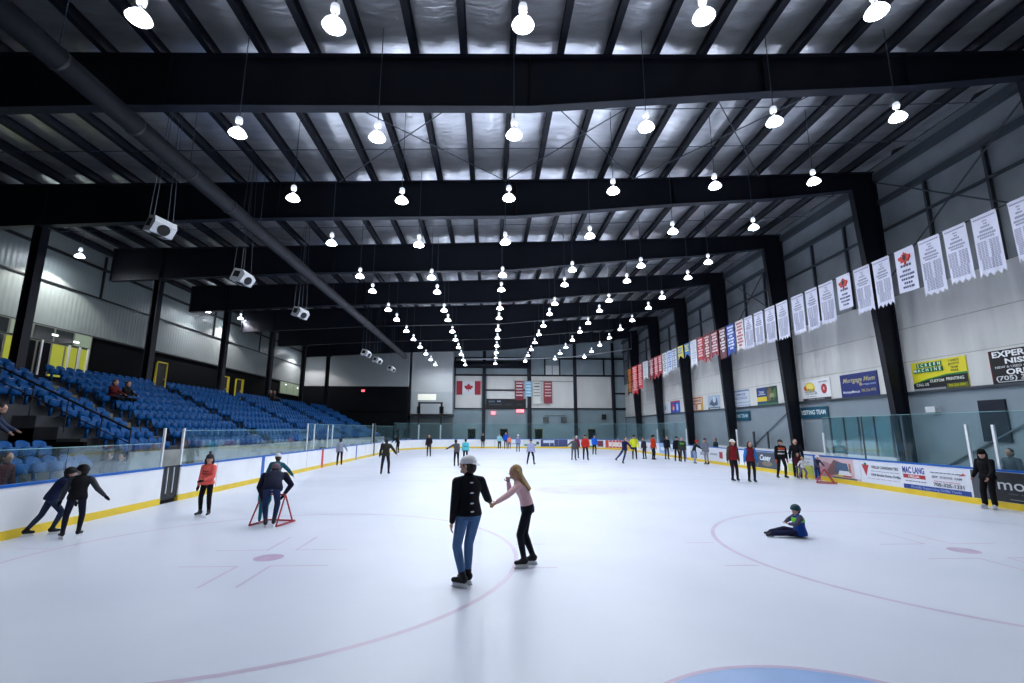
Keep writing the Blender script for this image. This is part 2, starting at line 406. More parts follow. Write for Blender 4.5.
# ------------------------------------------------------------------ boards
bd = empty('rink_boards', (0, 0, 0), 0, 'white rink boards with yellow kick plate and blue cap rail ringing the ice', 'rink boards')
GL0, GL1 = s_left(13.42), s_left(12.55)   # gate opening in the left side
m = MB(); ringstrip(m, GL1, GL0+TOT, 0, .10, .18, 1.09); m.build('board_panel', WHITE_B, bd)
m = MB(); ringstrip(m, GL1, GL0+TOT, -.015, .10, 0, .19); m.build('kick_plate', YELLOW, bd)
m = MB(); ringstrip(m, GL1, GL0+TOT, -.02, .13, 1.09, 1.15); m.build('cap_rail', BLUE, bd)
g = MB().box(-HW-.10, 12.55, .12, -HW-.04, 13.42, 1.15).build('gate', BLACKM, bd, label='open dark gate in the left boards')
MB().box(-HW-.04, 12.8, .3, -HW-.02, 12.84, 1.1).box(-HW-.04, 13.1, .3, -HW-.02, 13.14, 1.1).build('gate_bar', ALU, g)
m = MB()
for y in (19.3, 34.7):
    m = MB(); ringstrip(m, s_left(y+.13), s_left(y-.13), -.018, 0, .0, 1.12); m.build('line_stripe', BLUE, bd, label='blue line stripe on the boards')
    m = MB(); ringstrip(m, s_right(y-.13), s_right(y+.13), -.018, 0, 0, 1.12); m.build('line_stripe', BLUE, bd, label='blue line stripe on the boards')
m = MB(); ringstrip(m, s_left(27.28), s_left(26.98), -.018, 0, 0, 1.12); m.build('line_stripe', REDP, bd, label='red centre stripe on the boards'); m = MB(); ringstrip(m, s_right(26.98), s_right(27.28), -.018, 0, 0, 1.12); m.build('line_stripe', REDP, bd, label='red centre stripe on the boards')
m = MB()
for y in (15.6, 22, 24.6, 30, 32, 37.5, 45): ringstrip(m, s_left(y+.012), s_left(y-.012), -.003, 0, .2, 1.09)
for x in (-9.6, -6, -2): ringstrip(m, SL+RR*PI/2+(HW-RR)-x, SL+RR*PI/2+(HW-RR)-x+.04, -.003, 0, .2, 1.09)
m.build('board_joint', mat('board_joint', (0.25, 0.27, 0.3), .5), bd)
# glass panes along the boards
gl = empty('rink_glass', (0, 0, 0), 0, 'clear protective glass standing on the boards with pale posts', 'glass')
def panes(sa, sb, z1, step=1.83, matg=GLASS):
    n = max(1, round((sb-sa)/step)); d = (sb-sa)/n
    for i in range(n):
        m = MB(); ringstrip(m, sa+i*d+.012, sa+(i+1)*d-.012, .045, .057, 1.15, z1, .9); m.build('glass_pane', matg, gl)
        m = MB(); ringstrip(m, sa+i*d+.012, sa+(i+1)*d-.012, .043, .059, z1, z1+.012, .9); m.build('pane_edge', MATS['edge_teal'], gl)
mat('edge_teal', (0.30, 0.55, 0.55), 0.3)
panes(s_right(6.0), s_right(18.6), 2.9)
panes(s_right(34.6), s_right(49.1), 2.9)
panes(SL+.05, SL+RR*PI/2, 3.0)
panes(SL+RR*PI/2, SL+RR*PI/2+2*(HW-RR), 3.0)
panes(SL+RR*PI/2+2*(HW-RR), S_LEFT0, 3.0)
panes(s_left(48.8), s_left(24.6), 2.62, 1.86)
panes(s_left(24.5), s_left(13.45), 2.28, 1.86)
panes(s_left(12.5), s_left(5.5), 1.88, 3.5)
def gpost(y, side, z1, w_=.06, m_=None):
    s = s_right(y) if side > 0 else s_left(y); m = MB(); ringstrip(m, s-w_/2, s+w_/2, .03, .09, 1.15, z1); m.build('glass_post', m_ or WHITEM, gl)
for y, z in ((12.47, 2.36), (13.43, 2.36), (24.55, 2.65), (25.6, 2.6), (28.0, 2.6), (28.9, 2.6), (39.8, 2.8)): gpost(y, -1, z)
for y, z in ((10.9, 2.5), (11.75, 2.52), (18.62, 2.2), (26.6, 2.35), (34.5, 2.4), (41.2, 2.35)): gpost(y, 1, z, .08)
for y in (7.7, 9.3, 14.2, 16.2): gpost(y, 1, 2.9, .03, GALV)
bp_ = MB().box(-HW-.2, 40.2, 0, -HW+.02, 40.55, 2.85).build('gate_post', BLACKM); tag(bp_, 'black post in the left boards near the far corner', 'post')
# ------------------------------------------------------------------ high bay lamps
LENS = emis('lamp_lens_glow', (0.86, 0.92, 1.0), LAMP_LENS)
BOWL = emis('lamp_bowl_glow', (0.80, 0.87, 1.0), LAMP_BOWL, sample=False)
LX = [(-9.78, 10.42), (-5.92, 10.42), (-2.04, 10.62), (1.84, 11.0), (5.72, 11.3), (9.58, 11.58)]
def make_lamp():
    e = empty('high_bay_lamp', (0, 0, 0))
    MB().tube((0, 0, .52), (0, 0, 3.4), .013, 5).build('drop_rod', GALV, e)
    m = MB().lathe([(.03, .34), (.085, .36), (.10, .44), (.085, .52), (.03, .56)], 12); m.build('ballast', emis('ballast_lit', (0.8, 0.87, 1), .35, False), e, True)
    MB().tube((0, 0, .2), (0, 0, .36), .035, 8).build('socket', ALU, e)
    m = MB().lathe([(.215, 0), (.235, .02), (.20, .09), (.13, .17), (.06, .21), (.05, .21), (.11, .16), (.18, .09), (.21, .02)], 20, close=False)
    m.build('reflector_bowl', BOWL, e, True)
    MB().lathe([(.001, -.02), (.12, .0), (.17, .03), (.001, .03)], 12, close=False).build('lens', LENS, e)
    return e
lamp0 = make_lamp(); first = True
LR = ['nearest', 'second nearest'] + [ORD[i] + ' nearest' for i in range(3, 14)]
LC = ['leftmost', 'second from left', 'third from left', 'third from right', 'second from right', 'rightmost']
LY = [5.1, 8.9, 12.7, 16.9, 21.6, 24.4, 28.9, 31.9, 36.2, 40.0, 44.2, 48.6, 53.0, 57.5]
LR = LR[:13] + ['farthest']
for j, y in enumerate(LY):
    for i, (x, z) in enumerate(LX):
        o = lamp0 if first else copy_tree(lamp0); first = False
        o.location = (x, y, z)
        if j >= 0:
            for c in o.children:
                if c.name.startswith('drop_rod'): c.scale = (1, 1, (interp(TOP, x)+.34-z)/3.4)
        tag(o, 'glowing high bay lamp over the ice, %s in the %s cross row' % (LC[i], LR[j]), 'lamp', 'high bay lamps over the ice')
# lamps over the stands, each with its own light
for i, (y, z, lab) in enumerate(((22.7, 11.7, 'warm white lamp lighting the left wall, nearest of the four over the stands'), (34.9, 11.6, 'small lamp over the stands between the second and third left columns'),
        (39.9, 13.1-.9, 'lamp beside the third left column with a bright patch on the wall'), (55.6, 11.7, 'farthest lamp over the stands beside the far left columns'))):
    e = copy_tree(lamp0); e.location = (-25.5, y, z); e.name = 'high_bay_lamp'
    for c in e.children:
        if c.name.startswith('drop_rod'): c.scale = (1, 1, (interp(TOP, -25.5)+.34-z)/3.4)
    tag(e, lab, 'lamp', 'lamps over the stands')
    ld = bpy.data.lights.new('lamp_light', 'SPOT'); ld.energy = STAND_LAMP*(18 if i in (0, 2, 3) else 4); ld.spot_size = R(130); ld.spot_blend = .25; ld.shadow_soft_size = .08
    ld.color = (1, .97, .88) if i == 0 else (1, .90, .90)
    lo = bpy.data.objects.new('lamp_light', ld); COL.objects.link(lo); lo.parent = e; lo.location = (0, 0, -.08)

# ------------------------------------------------------------------ long duct, speakers
DUCT = mat('grey_duct_fabric', (0.022, 0.025, 0.034), 0.55, bump=.2, bscale=4, var=.15)
e = empty('air_duct', (-12.5, 4, 10.55), 0, 'long grey round duct hung along the left side of the ice', 'duct')
m = MB()
n = 24; ys = [0] + [2.4*i for i in range(1, 20)] + [47]
m.tube((0, 0, 0), (0, 47, 0), .27, 24); m.build('duct_tube', DUCT, e, True)
for y in ys:
    MB().tube((0, y-.04, 0), (0, y+.04, 0), .285, 24).build('duct_seam', mat('duct_seam', (0.016, .018, .024), .5), e)
m = MB()
for y in ys[1::2]: m.tube((0, y, .3), (0, y, 2.9), .012, 4)
m.build('duct_hanger', GALV, e)
HORN = mat('speaker_black_mesh', (0.01, 0.01, 0.012), 0.7)
SPKW = mat('speaker_white_case', (0.62, 0.64, 0.68), 0.45)
def speaker():
    e = empty('loudspeaker', (0, 0, 0))
    # case: box with angled front
    m = MB(); m.prism([(-.30, -.28), (.36, -.28), (.46, .10), (.22, .32), (-.30, .32)], -.36, .36, 'y'); m.build('case', SPKW, e)
    d = Vector((.1, 0, .38)).normalized(); nrm = Vector((d.z, 0, -d.x))
    m = MB(); c = Vector((.41, 0, -.09))
    m.tube(c, c+nrm*.02, .20, 20); m.build('woofer', HORN, e)
    m = MB(); m.tube((.05, .22, -.283), (.05, .22, -.30), .07, 14); m.tube((.05, -.05, -.283), (.05, -.05, -.31), .17, 18); m.build('horn', HORN, e)
    m = MB(); m.box(-.2, -.375, -.1, .15, -.361, .2); m.build('side_grille', HORN, e)
    m = MB()
    for x, y in ((-.25, -.3), (-.25, .3), (.2, -.3), (.2, .3)): m.tube((x, y, .3), (x*.4, y*.4, 5.9), .010, 4)
    m.build('hanging_cable', GALV, e)
    return e
sp = speaker()
for i, (y, rz, lab) in enumerate(((10.98, -10, 'white angled loudspeaker hung on cables, nearest and largest of the six'), (15.97, 8, 'white loudspeaker hung left of the duct, second nearest of the six'), (22.1, -6, 'white loudspeaker below the duct, third nearest of the six'),
        (36.0, 5, 'small white loudspeaker, leftmost of the far cluster of three'), (40.0, -4, 'small white loudspeaker, middle one of the far cluster of three'), (46.2, 6, 'small white loudspeaker, farthest and lowest of the six'))):
    o = sp if i == 0 else copy_tree(sp)
    o.location = (-13, y, 8.5); o.rotation_euler = (0, 0, R(rz-25))
    for c in o.children:
        if not c.name.startswith('hanging'): c.rotation_euler = (R(-10), R(14), 0); tag(o, lab, 'speaker', 'white loudspeakers hung over the left boards')
    o.scale = (.86, .86, .86)

# ------------------------------------------------------------------ seating stand
RX = [-15.3-.78*i for i in range(9)]           # seat row x (front edge of tread side)
RZ = [1.25+.38*i for i in range(9)]            # tread heights
st = empty('seating_stand', (0, 0, 0), 0, 'stepped concrete stand carrying the blue seat blocks along the left boards', 'stand')
def tier(y0, y1, i0=0, i1=9):
    m = MB()
    for i in range(i0, i1):
        m.box(RX[i]+.42-.78, y0, 0 if i == i0 else RZ[i]-.42, RX[i]+.42, y1, RZ[i])
    return m
tier(13.55, 53.0).build('concrete_tier', CONC, st)
tier(-6, 13.55, 5, 9).build('concrete_tier', CONC, st)
MB().box(-15.6, 6.5, 0, -14.2, 13.0, .85).build('lower_platform', CONC, st)
MB().box(-16.1, 6.5, 0, -15.6, 12.2, 1.25).build('lower_platform', CONC, st)
MB().box(XL+.01, -6, 4.2, RX[8]+.42-.78, 58.9, RZ[8]+.3).build('concourse_floor', CONCD, st)
aisles = [(16.45, 17.45), (24.15, 25.15), (31.85, 32.85), (39.5, 40.5), (47.15, 48.1)]
for y0, y1 in aisles:
    m = MB()
    for i in range(9):
        m.box(RX[i]+.425, y0, RZ[i]-.02-.36, RX[i]+.42+.32, y1, RZ[i]-.19) if True else None
        m.box(RX[i]+.42-.78, y0, RZ[i], RX[i]+.42, y1, RZ[i]+.012)
    m.build('aisle_step', BEIGE, st, label='beige worn aisle steps')
m = MB(); m.box(-14.86, 13.55, 0, -14.80, 53, 1.55)
m.build('front_wall', mat('stand_front_wall', (0.36, 0.38, 0.38), .7, var=.35, vscale=1.5), st, label='pale low wall in front of the seats')

def seat_mesh():
    m = MB(); vs = []; fs = []
    # curved backrest shell, faces +x
    nu, nv = 7, 5
    for t_ in (0, 1):
        for j in range(nv):
            v = j/(nv-1)
            for i in range(nu):
                u = i/(nu-1)*2-1
                wd = .215*(1-.22*max(0, v-.7)/.3*abs(u))
                z = .44+.33*v - (.05*u*u if j == nv-1 else 0)
                x = -.06 - .10*v + .05*u*u + (-.022 if t_ else 0)
                vs.append((x, u*wd, z))
    def q(t_, i, j): return t_*nu*nv+j*nu+i
    for j in range(nv-1):
        for i in range(nu-1):
            fs.append((q(0, i, j), q(0, i+1, j), q(0, i+1, j+1), q(0, i, j+1))); fs.append((q(1, i, j), q(1, i, j+1), q(1, i+1, j+1), q(1, i+1, j)))
    for j in range(nv-1):
        fs.append((q(0, 0, j), q(0, 0, j+1), q(1, 0, j+1), q(1, 0, j))); fs.append((q(0, nu-1, j), q(1, nu-1, j), q(1, nu-1, j+1), q(0, nu-1, j+1)))
    for i in range(nu-1):
        fs.append((q(0, i, nv-1), q(0, i+1, nv-1), q(1, i+1, nv-1), q(1, i, nv-1)))
    m.add(vs, fs)
    # pan, slightly dished with rolled front lip
    m.prism([(-.04, .36), (.10, .33), (.15, .38), (.12, .57), (.08, .60), (.05, .56), (.04, .42), (-.04, .42)], -.18, .18, 'y')
    m.box(-.02, -.03, .0, .06, .03, .37); m.box(-.06, -.14, 0, .1, .14, .02)
    return m
# blocks: (name, row -> (y0,y1))
def blk1(i): return (13.75+.12*max(0, i), 16.35) if i < 5 else (9.6, 16.35)
BL = [('first', blk1), ('second', lambda i: (17.55, 24.05)), ('third', lambda i: (25.25, 31.75)), ('fourth', lambda i: (32.95, 39.4)), ('fifth', lambda i: (40.6, 47.05)), ('sixth', lambda i: (48.2, 52.8))]
allseats = []
for bi, (bn, f) in enumerate(BL):
    for i in range(9):
        if bi == 2 and False: pass
        y0, y1 = f(i); n = int((y1-y0+.05)/.5)
        for k in range(n): allseats.append((y0+.25+k*.5, i, k, n, bn))
SPECT = {('second', 4, 0), ('second', 4, 1)}
allseats.sort(key=lambda s: (s[0] + 3.4)**2 + (RX[s[1]]+2.6)**2)
seat0 = seat_mesh().build('stadium_seat', SEATB, None, True); used = False
def place_seat(x, y, z, lab):
    global used
    o = seat0 if not used else seat0.copy()
    if used: COL.objects.link(o)
    used = True
    o.location = (x, y, z); tag(o, lab, 'seat', 'blue plastic seats of the left stand')
for k in range(4): place_seat(-15.35, 9.45+k*.5, 1.25, 'blue plastic seat in the short row above the near left walkway, %s from the left' % ORD[k+1])
for k in range(5): place_seat(-14.6, 9.5+k*.5, .85, 'blue plastic seat in the lowest short row near the gate, %s from the left' % ORD[k+1])
NI = 291
for (y, i, k, n, bn) in allseats[:NI]:
    place_seat(RX[i], y, RZ[i], 'blue plastic seat, %s from left, %s row up, %s full block of the stand' % (ORD[k+1], ORD[i+1], bn))
m = MB(); sv = [Vector(v) for v in seat_mesh().v]; sf = seat_mesh().f
for (y, i, k, n, bn) in allseats[NI:]:
    d = Vector((RX[i], y, RZ[i])); m.add([v+d for v in sv], sf)
tag(m.build('stadium_seats', SEATB, None, True), 'mass of blue seats in the farther blocks of the left stand', 'seats', None, 'stuff')
# vomitory opening, rails
vm = empty('stand_entrance', (-18, 11, 0), 0, 'dark walled entrance opening in the near end of the seating stand', 'entrance')
def at(o, mb): return mb.xf(Matrix.Translation(-Vector(o.location)))
at(vm, MB().box(-19.6, 4, 0, -19.4, 13.55, 3.1)).build('back_wall', BLACKW, vm)
at(vm, MB().box(-19.4, 13.40, 0, -16.2, 13.54, 1.9)).build('side_wall', BLACKW, vm)
m = MB()
for k in range(28): m.box(-19.38, 8.4+k*.16, 3.1, -19.34, 8.44+k*.16, 3.95)
at(vm, m).build('slatted_guard', mat('guard_grey', (0.14, .15, .16), .6), vm)
m = MB(); P = [(-19.5, 8, 4.42), (-19.4, 13.5, 4.40), (-14.8, 13.5, 2.30)]
m.path(P, .035, 8)
P2 = [(-19.4, 13.5, 3.95), (-14.8, 13.5, 1.85)]; m.path(P2, .02, 6)
for x in (-19.4, -18.2, -17, -15.8, -14.8):
    zt = 2.30+(4.40-2.30)*(-14.8-x)/4.6; m.tube((x, 13.5, zt-1.1), (x, 13.5, zt), .022, 6)
for y in (9, 11): m.tube((-19.45, y, 3.1), (-19.45, y, 4.42), .022, 6)
tag(m.build('handrail', BLACKM), 'black sloping handrail beside the first seat block', 'rail')
m = MB().path([(-12.95-1.3, 12.2, 0.02), (-14.3, 12.2, 1.0), (-14.3, 9.4, 1.0), (-14.3, 9.4, .02)], .02, 6)
tag(m.build('handrail', BLACKM), 'low black rail in front of the lowest short seat row', 'rail')
for yy in (24.6, 39.9):
    pass

# ------------------------------------------------------------------ left wall openings
YG = emis('lit_yellow_room', (0.52, 0.56, 0.02), 0.17, False, (0.25, 0.26, 0.03))
YG2 = emis('lit_room_glass', (0.50, 0.62, 0.40), 0.09, False, (0.2, 0.25, 0.2))
STRIPL = emis('strip_light_white', (0.85, 1.0, 0.85), 1.0, False)
def win(y0, y1, z0, z1, cols, label, lights=()):
    f = struct(MB().box(XL, y0, z0, XL+.12, y1, z1).build('window_1', mat('window_frame_grey', (0.16, .17, .15), .5)), label)
    n = len(cols); d = (y1-y0)/n
    for i, c in enumerate(cols):
        if c is None: continue
        MB().box(XL+.12, y0+i*d+.06, z0+.05, XL+.13, y0+(i+1)*d-.06, z1-.05).build('window_pane', c, f)
    for (y, z) in lights: MB().box(XL+.13, y-.18, z-.05, XL+.16, y+.18, z+.05).build('window_light', STRIPL, f)
    return f
DARKG = mat('dark_window_glass', (0.015, 0.02, 0.022), 0.15)
win(16, 26.1, 7.05, 7.85, [DARKG, YG2, DARKG, DARKG, YG2, DARKG, DARKG, YG2], 'high strip window over the lit yellow room', ((21.6, 7.35), (23.6, 7.45), (25.0, 7.3)))
win(17.5, 26.1, 5.0, 7.0, [YG, YG, YG, DARKG, YG, BLACKW, BLACKW, YG, YG, YG], 'tall windows of the lit yellow room behind the stand', ())
m = MB()
for y in (24.6, 25.3, 25.9, 22.9): m.box(XL+.13, y-.05, 5.0, XL+.2, y+.05, 7.05)
struct(m.build('trim_2', WHITEM), 'pale mullions of the lit yellow room')
win(52.5, 62, 6.4, 7.8, [YG2, YG2, YG2, DARKG, YG2], 'far strip of lit windows on the left wall', ((54, 7.5), (57.5, 7.4)))
YD = mat('yellow_door_frame', (0.62, 0.5, 0.03), .5)
for i, (y, z) in enumerate(((32.6, 7.1), (41.0, 7.0), (43.6, 7.0))):
    f = struct(MB().box(XL, y-.5, 5.0, XL+.05, y+.5, z).build('door_%d' % (i+1), BLACKM), 'dark door with yellow frame at the back of the stand')
    m = MB().box(XL, y-.6, 5, XL+.1, y-.5, z+.1).box(XL, y+.5, 5, XL+.1, y+.6 if i == 0 else y+.85, z+.1).box(XL, y-.6, z, XL+.1, y+.6, z+.1); m.build('door_frame', YD, f)
    MB().box(XL+.05, y+.3, 5.9, XL+.1, y+.4, 6.0).build('door_handle', ALU, f)

# ------------------------------------------------------------------ far left corner: dark gallery, white projecting block
tag(MB().box(XL, 59.0, 0, -13.3, 59.3, 7.8).box(XL, 58.9, 4.6, -14.2, 59.0, 4.9).build('gallery_wall', BLACKW), 'black wall closing the far end of the stand', 'wall')
struct(MB().box(XL, 59.0, 7.8, -13.3, 59.3, 13.3).build('trim_3', mat('pale_panel_far', (0.34, 0.37, 0.38), .5)), 'pale upper panels above the black end wall')
bk = empty('projecting_room', (-10.4, 60, 0), 0, 'white boxy room projecting over the far left boards with a dark slab', 'room')
at(bk, MB().box(-13.1, 60, 7.2, -7.7, YF, 13.1)).build('upper_cladding', mat('room_upper_cladding', (.52, .55, .56), .5, var=.06), bk)
at(bk, MB().box(-13.1, 60.0, 4.3, -7.7, YF, 7.2)).build('lower_cladding', mat('room_lower_cladding', (.42, .46, .48), .5, var=.06), bk)
at(bk, MB().box(-14.3, 59.9, 4.05, -7.6, YF, 4.3)).build('floor_slab', BLACKM, bk)
wn = at(bk, MB().box(-12.2, 59.95, 6.1, -9.8, 60.0, 6.9)).build('lit_window', emis('lit_window_cream', (.9, .95, .7), .22, False), bk, label='small lit cream window')
at(bk, MB().box(-13.12, 61.2, 5.8, -13.1, 62.2, 7.0)).build('side_window', DARKG, bk)
tag(MB().box(-13.2, 60.9, 0, -7.6, 61.1, 4.05).build('recess_wall', mat('recess_grey', (.10, .12, .13), .6)), 'grey wall in the dark recess below the projecting room', 'wall')
nf = empty('net_frame', (-10.3, 58.3, 0), 0, 'tall black square frame with white feet behind the far boards', 'frame')
m = MB(); m.box(-11.85, 58.2, 2.9, -11.6, 58.4, 5.75).box(-9.0, 58.2, 2.9, -8.75, 58.4, 5.75).box(-11.85, 58.2, 5.55, -8.75, 58.4, 5.75).box(-9.15, 58.2, 4.3, -8.6, 58.45, 5.2).box(-12.0, 58.2, 4.3, -11.6, 58.45, 5.2)
at(nf, m).build('upper_frame', BLACKM, nf)
at(nf, MB().box(-11.75, 58.22, 0, -11.6, 58.38, 2.9).box(-9.0, 58.22, 0, -8.85, 58.38, 2.9)).build('post', WHITEM, nf)

# ------------------------------------------------------------------ text and sign helpers
TCACHE = {}
def text_mesh(txt, size, bold=0.0, shear=0.0):
    key = (txt, round(size, 3), bold, shear)
    if key in TCACHE: return TCACHE[key]
    cu = bpy.data.curves.new('t', 'FONT'); cu.body = txt; cu.size = size; cu.align_x = 'CENTER'; cu.align_y = 'CENTER'; cu.offset = bold*size; cu.shear = shear; cu.resolution_u = 3; cu.extrude = .004
    o = bpy.data.objects.new('t', cu); COL.objects.link(o); dg = bpy.context.evaluated_depsgraph_get()
    me = bpy.data.meshes.new_from_object(o.evaluated_get(dg)); v = [tuple(x.co) for x in me.vertices]; f = [tuple(p.vertices) for p in me.polygons]
    bpy.data.objects.remove(o); bpy.data.curves.remove(cu); bpy.data.meshes.remove(me); TCACHE[key] = (v, f); return v, f
M_RIGHT = Matrix(((0, 0, -1, 0), (-1, 0, 0, 0), (0, 1, 0, 0), (0, 0, 0, 1)))
M_FAR = Matrix(((1, 0, 0, 0), (0, 0, -1, 0), (0, 1, 0, 0), (0, 0, 0, 1)))
CM = {}
def cm(h):
    if h not in CM: CM[h] = mat('print_'+h, C(h), .5)
    return CM[h]
def flatsign(name, label, cat, loc, M, w_, h_, bg, items, thick=.04, group=None):
    """sign whose lower left corner (as read) is at loc; items are drawn in sign coordinates"""
    e = empty(name, loc, 0, label, cat, group); e.matrix_world = Matrix.Translation(loc) @ M
    MB().box(0, 0, 0, w_, h_, thick).build('panel', cm(bg), e)
    by = {}
    z = thick
    for k, it in enumerate(items):
        zz = z + .0015*(k+1)
        c = it[-1]
        if it[0] == 'r': mb = MB().box(it[1], it[2], thick-.002, it[3], it[4], zz); kind = 'printed_block'
        elif it[0] == 'e':
            mb = MB(); n = 24; mb.prism([(it[1]+it[3]*math.cos(2*PI*i/n), it[2]+it[4]*math.sin(2*PI*i/n)) for i in range(n)], thick-.002, zz, 'z'); kind = 'printed_emblem'
        elif it[0] == 'p': mb = MB().prism(it[1], thick-.002, zz, 'z'); kind = 'printed_emblem'
        elif it[0] == 't':
            txt, x, y, size = it[1:5]; opt = it[5] if len(it) > 6 else {}
            v, f = text_mesh(txt, size, opt.get('bold', .012), opt.get('shear', 0))
            sx = opt.get('sx', 1.0)
            if 'w' in opt:
                xs = [q[0] for q in v]; sx = opt['w']/(max(xs)-min(xs))
            mb = MB().add([(q[0]*sx+x, q[1]+y, q[2]*.3+zz) for q in v], f); kind = 'lettering'
        elif it[0] == 'd':   # illegible small print: rows of short dashes
            _, x0, y0, x1, y1, n = it[:6]; mb = MB(); hh = (y1-y0)/n; rnd = random.Random(k*7+int(w_*100))
            for q in range(n):
                x = x0 + rnd.uniform(0, .12)*(x1-x0)
                while x < x1-.02*(x1-x0):
                    ww = rnd.uniform(.05, .16)*(x1-x0); xe = min(x+ww, x1)
                    mb.box(x, y0+q*hh+.25*hh, thick-.002, xe, y0+q*hh+.72*hh, zz); x = xe + .03*(x1-x0)
            kind = 'small_print'
        by.setdefault((kind, c, k if it[0] in ('t', 'e', 'p') else 0), MB()).add(mb.v, mb.f)
    for (kind, c, _k), mb in by.items(): mb.build(kind, cm(c), e)
    return e

# right wall advertising signs (8 by 4 foot panels on the lower edge of the cream liner)
XS = XR-.0
def wsign(label, y_left, y_right, z0, z1, bg, items, name='wall_sign'):
    return flatsign(name, label, 'sign', (XS, y_left, z0), M_RIGHT, y_left-y_right, z1-z0, bg, items)
tiles = []
for r_, (wd, y_) in enumerate((('SCREEN', .98), ('MACHINE', .76))):
    for i, ch in enumerate(wd):
        x = .12+.20*i + (.16 if r_ == 0 else 0)
        tiles += [('r', x, y_, x+.17, y_+.19, '0f7a3c'), ('t', ch, x+.085, y_+.095, .19, {'bold': .02}, 'f4f8ee')]
wsign('yellow sign with green letter tiles on the right wall, left of the black one', 16.95, 14.47, 4.03, 5.27, 'e6d92c',
      [('p', [(0, .32), (.7, .48), (1.6, .60), (2.48, .62), (2.48, .0), (0, .0)], '15803c'), ('p', [(0, .28), (.8, .44), (1.6, .54), (2.48, .54), (2.48, .0), (0, .0)], '14181a'), ('r', 1.55, .02, 2.44, .2, '6e7414'),
       ('t', 'T-SHIRTS', 1.98, 1.12, .12, '2c3020'), ('t', 'JACKETS', 1.98, .98, .12, '2c3020'), ('t', 'TEAM', 1.98, .84, .12, '2c3020'), ('t', 'WEAR', 1.98, .71, .12, '2c3020'), ('t', 'CALL US', .45, .24, .16, {'bold': .02}, 'e8eee6'), ('t', 'CUSTOM', 1.15, .36, .16, {'bold': .02}, 'e8eee6'), ('t', 'PRINTING', 1.95, .38, .17, {'bold': .02}, 'e8eee6'), ('t', '705-325-0391', 2.0, .11, .13, 'd8d020'), ('r', .02, .0, 1.5, .08, '9aa0a8')] + tiles)
wsign('black sign with bold white letters at the right edge of the picture', 13.58, 11.14, 4.02, 5.26, '0a0a0c',
      [('r', 0, 0, .02, 1.24, 'a03038'), ('t', 'EXPERIENCE', 1.22, 1.07, .30, {'w': 2.2, 'bold': .03}, 'f0f2f4'), ('t', 'NISSAN', 1.22, .80, .26, {'w': 1.35, 'bold': .03}, 'f0f2f4'), ('t', 'NEW & USED CARS & TRUCKS', 1.22, .60, .12, {'w': 2.1}, 'c8ccd0'), ('t', 'ORILLIA', 1.22, .40, .28, {'w': 1.4, 'bold': .03}, 'f0f2f4'), ('t', '(705) 325-3331', 1.22, .19, .22, {'w': 2.1, 'bold': .02}, 'd8dce0'), ('r', .2, .05, 2.3, .08, 'c0c4c8')])
wsign('white car dealer sign with sun logo and round red emblem', 24.6, 22.18, 4.02, 5.2, 'e4e6ea',
      [('e', .68, .74, .46, .34, 'e0c83c'), ('e', .68, .80, .30, .22, 'f0e070'), ('e', .28, .74, .12, .14, 'd8602c'), ('r', .2, .2, 1.3, .56, 'e4e6ea'), ('t', 'ORILLIA', .74, .60, .22, {'bold': .02}, '6a5a30'), ('t', 'TOYOTA', .76, .42, .26, {'bold': .02, 'w': 1.05}, '50545a'), ('t', 'www.orilliatoyota.com', .8, .24, .09, '80848a'), ('e', 1.9, .62, .23, .28, 'b0343c'), ('t', 'R', 1.9, .62, .24, {'bold': .03}, 'e8c8c0'), ('t', 'PROUD SPONSOR', 1.85, 1.02, .09, '70747a'), ('r', .02, .0, 2.4, .14, '2a2c30'), ('t', '705-329-2100   2 MILES NORTH', 1.2, .07, .10, 'a8acb0')])
wsign('dark blue sign with gold script lettering beside the second right column', 21.4, 18.9, 4.02, 5.22, '16296e',
      [('t', 'Mortgage Mom', 1.25, .86, .34, {'shear': .3, 'w': 2.15}, 'c8c090'), ('e', 1.4, .62, .09, .09, 'c8a878'), ('t', 'mortgage centre', 1.92, .60, .13, {'w': .9}, 'a8bce0'), ('t', 'MortgageMom.ca', .72, .26, .18, {'w': 1.15, 'bold': .02}, 'e8ecf4'), ('t', '705-326-4972', 1.88, .28, .20, {'w': .95}, 'b8ac80')])
wsign('teal visiting team name board under the cream panels', 25.1, 22.62, 3.0, 3.65, '0d5068', [('t', 'VISITING TEAM', 1.24, .33, .36, {'w': 2.15, 'bold': .02}, 'dcecf0')], 'bench_sign')
wsign('teal home team name board between the third and fourth right columns', 33.25, 30.75, 3.0, 3.68, '0d5068', [('t', 'HOME TEAM', 1.25, .34, .36, {'w': 1.9, 'bold': .02}, 'c8dce4')], 'bench_sign')
wsign('pale blue and white sign left of the yellow and green one', 32.98, 30.6, 3.95, 5.27, 'ccd4e0',
      [('r', 0, 1.2, 2.38, 1.32, '7a90b8'), ('t', 'OPEN ICE', 1.2, .98, .24, {'w': 1.3, 'bold': .02}, '5060a0'), ('d', .3, .62, 2.1, .82, 2, '6070a8'), ('r', 0, .36, 2.38, .42, '90a4c0'), ('r', 0, .0, 2.38, .2, '9cb0cc'), ('d', .2, .05, 2.2, .18, 1, 'e8ecf4')])
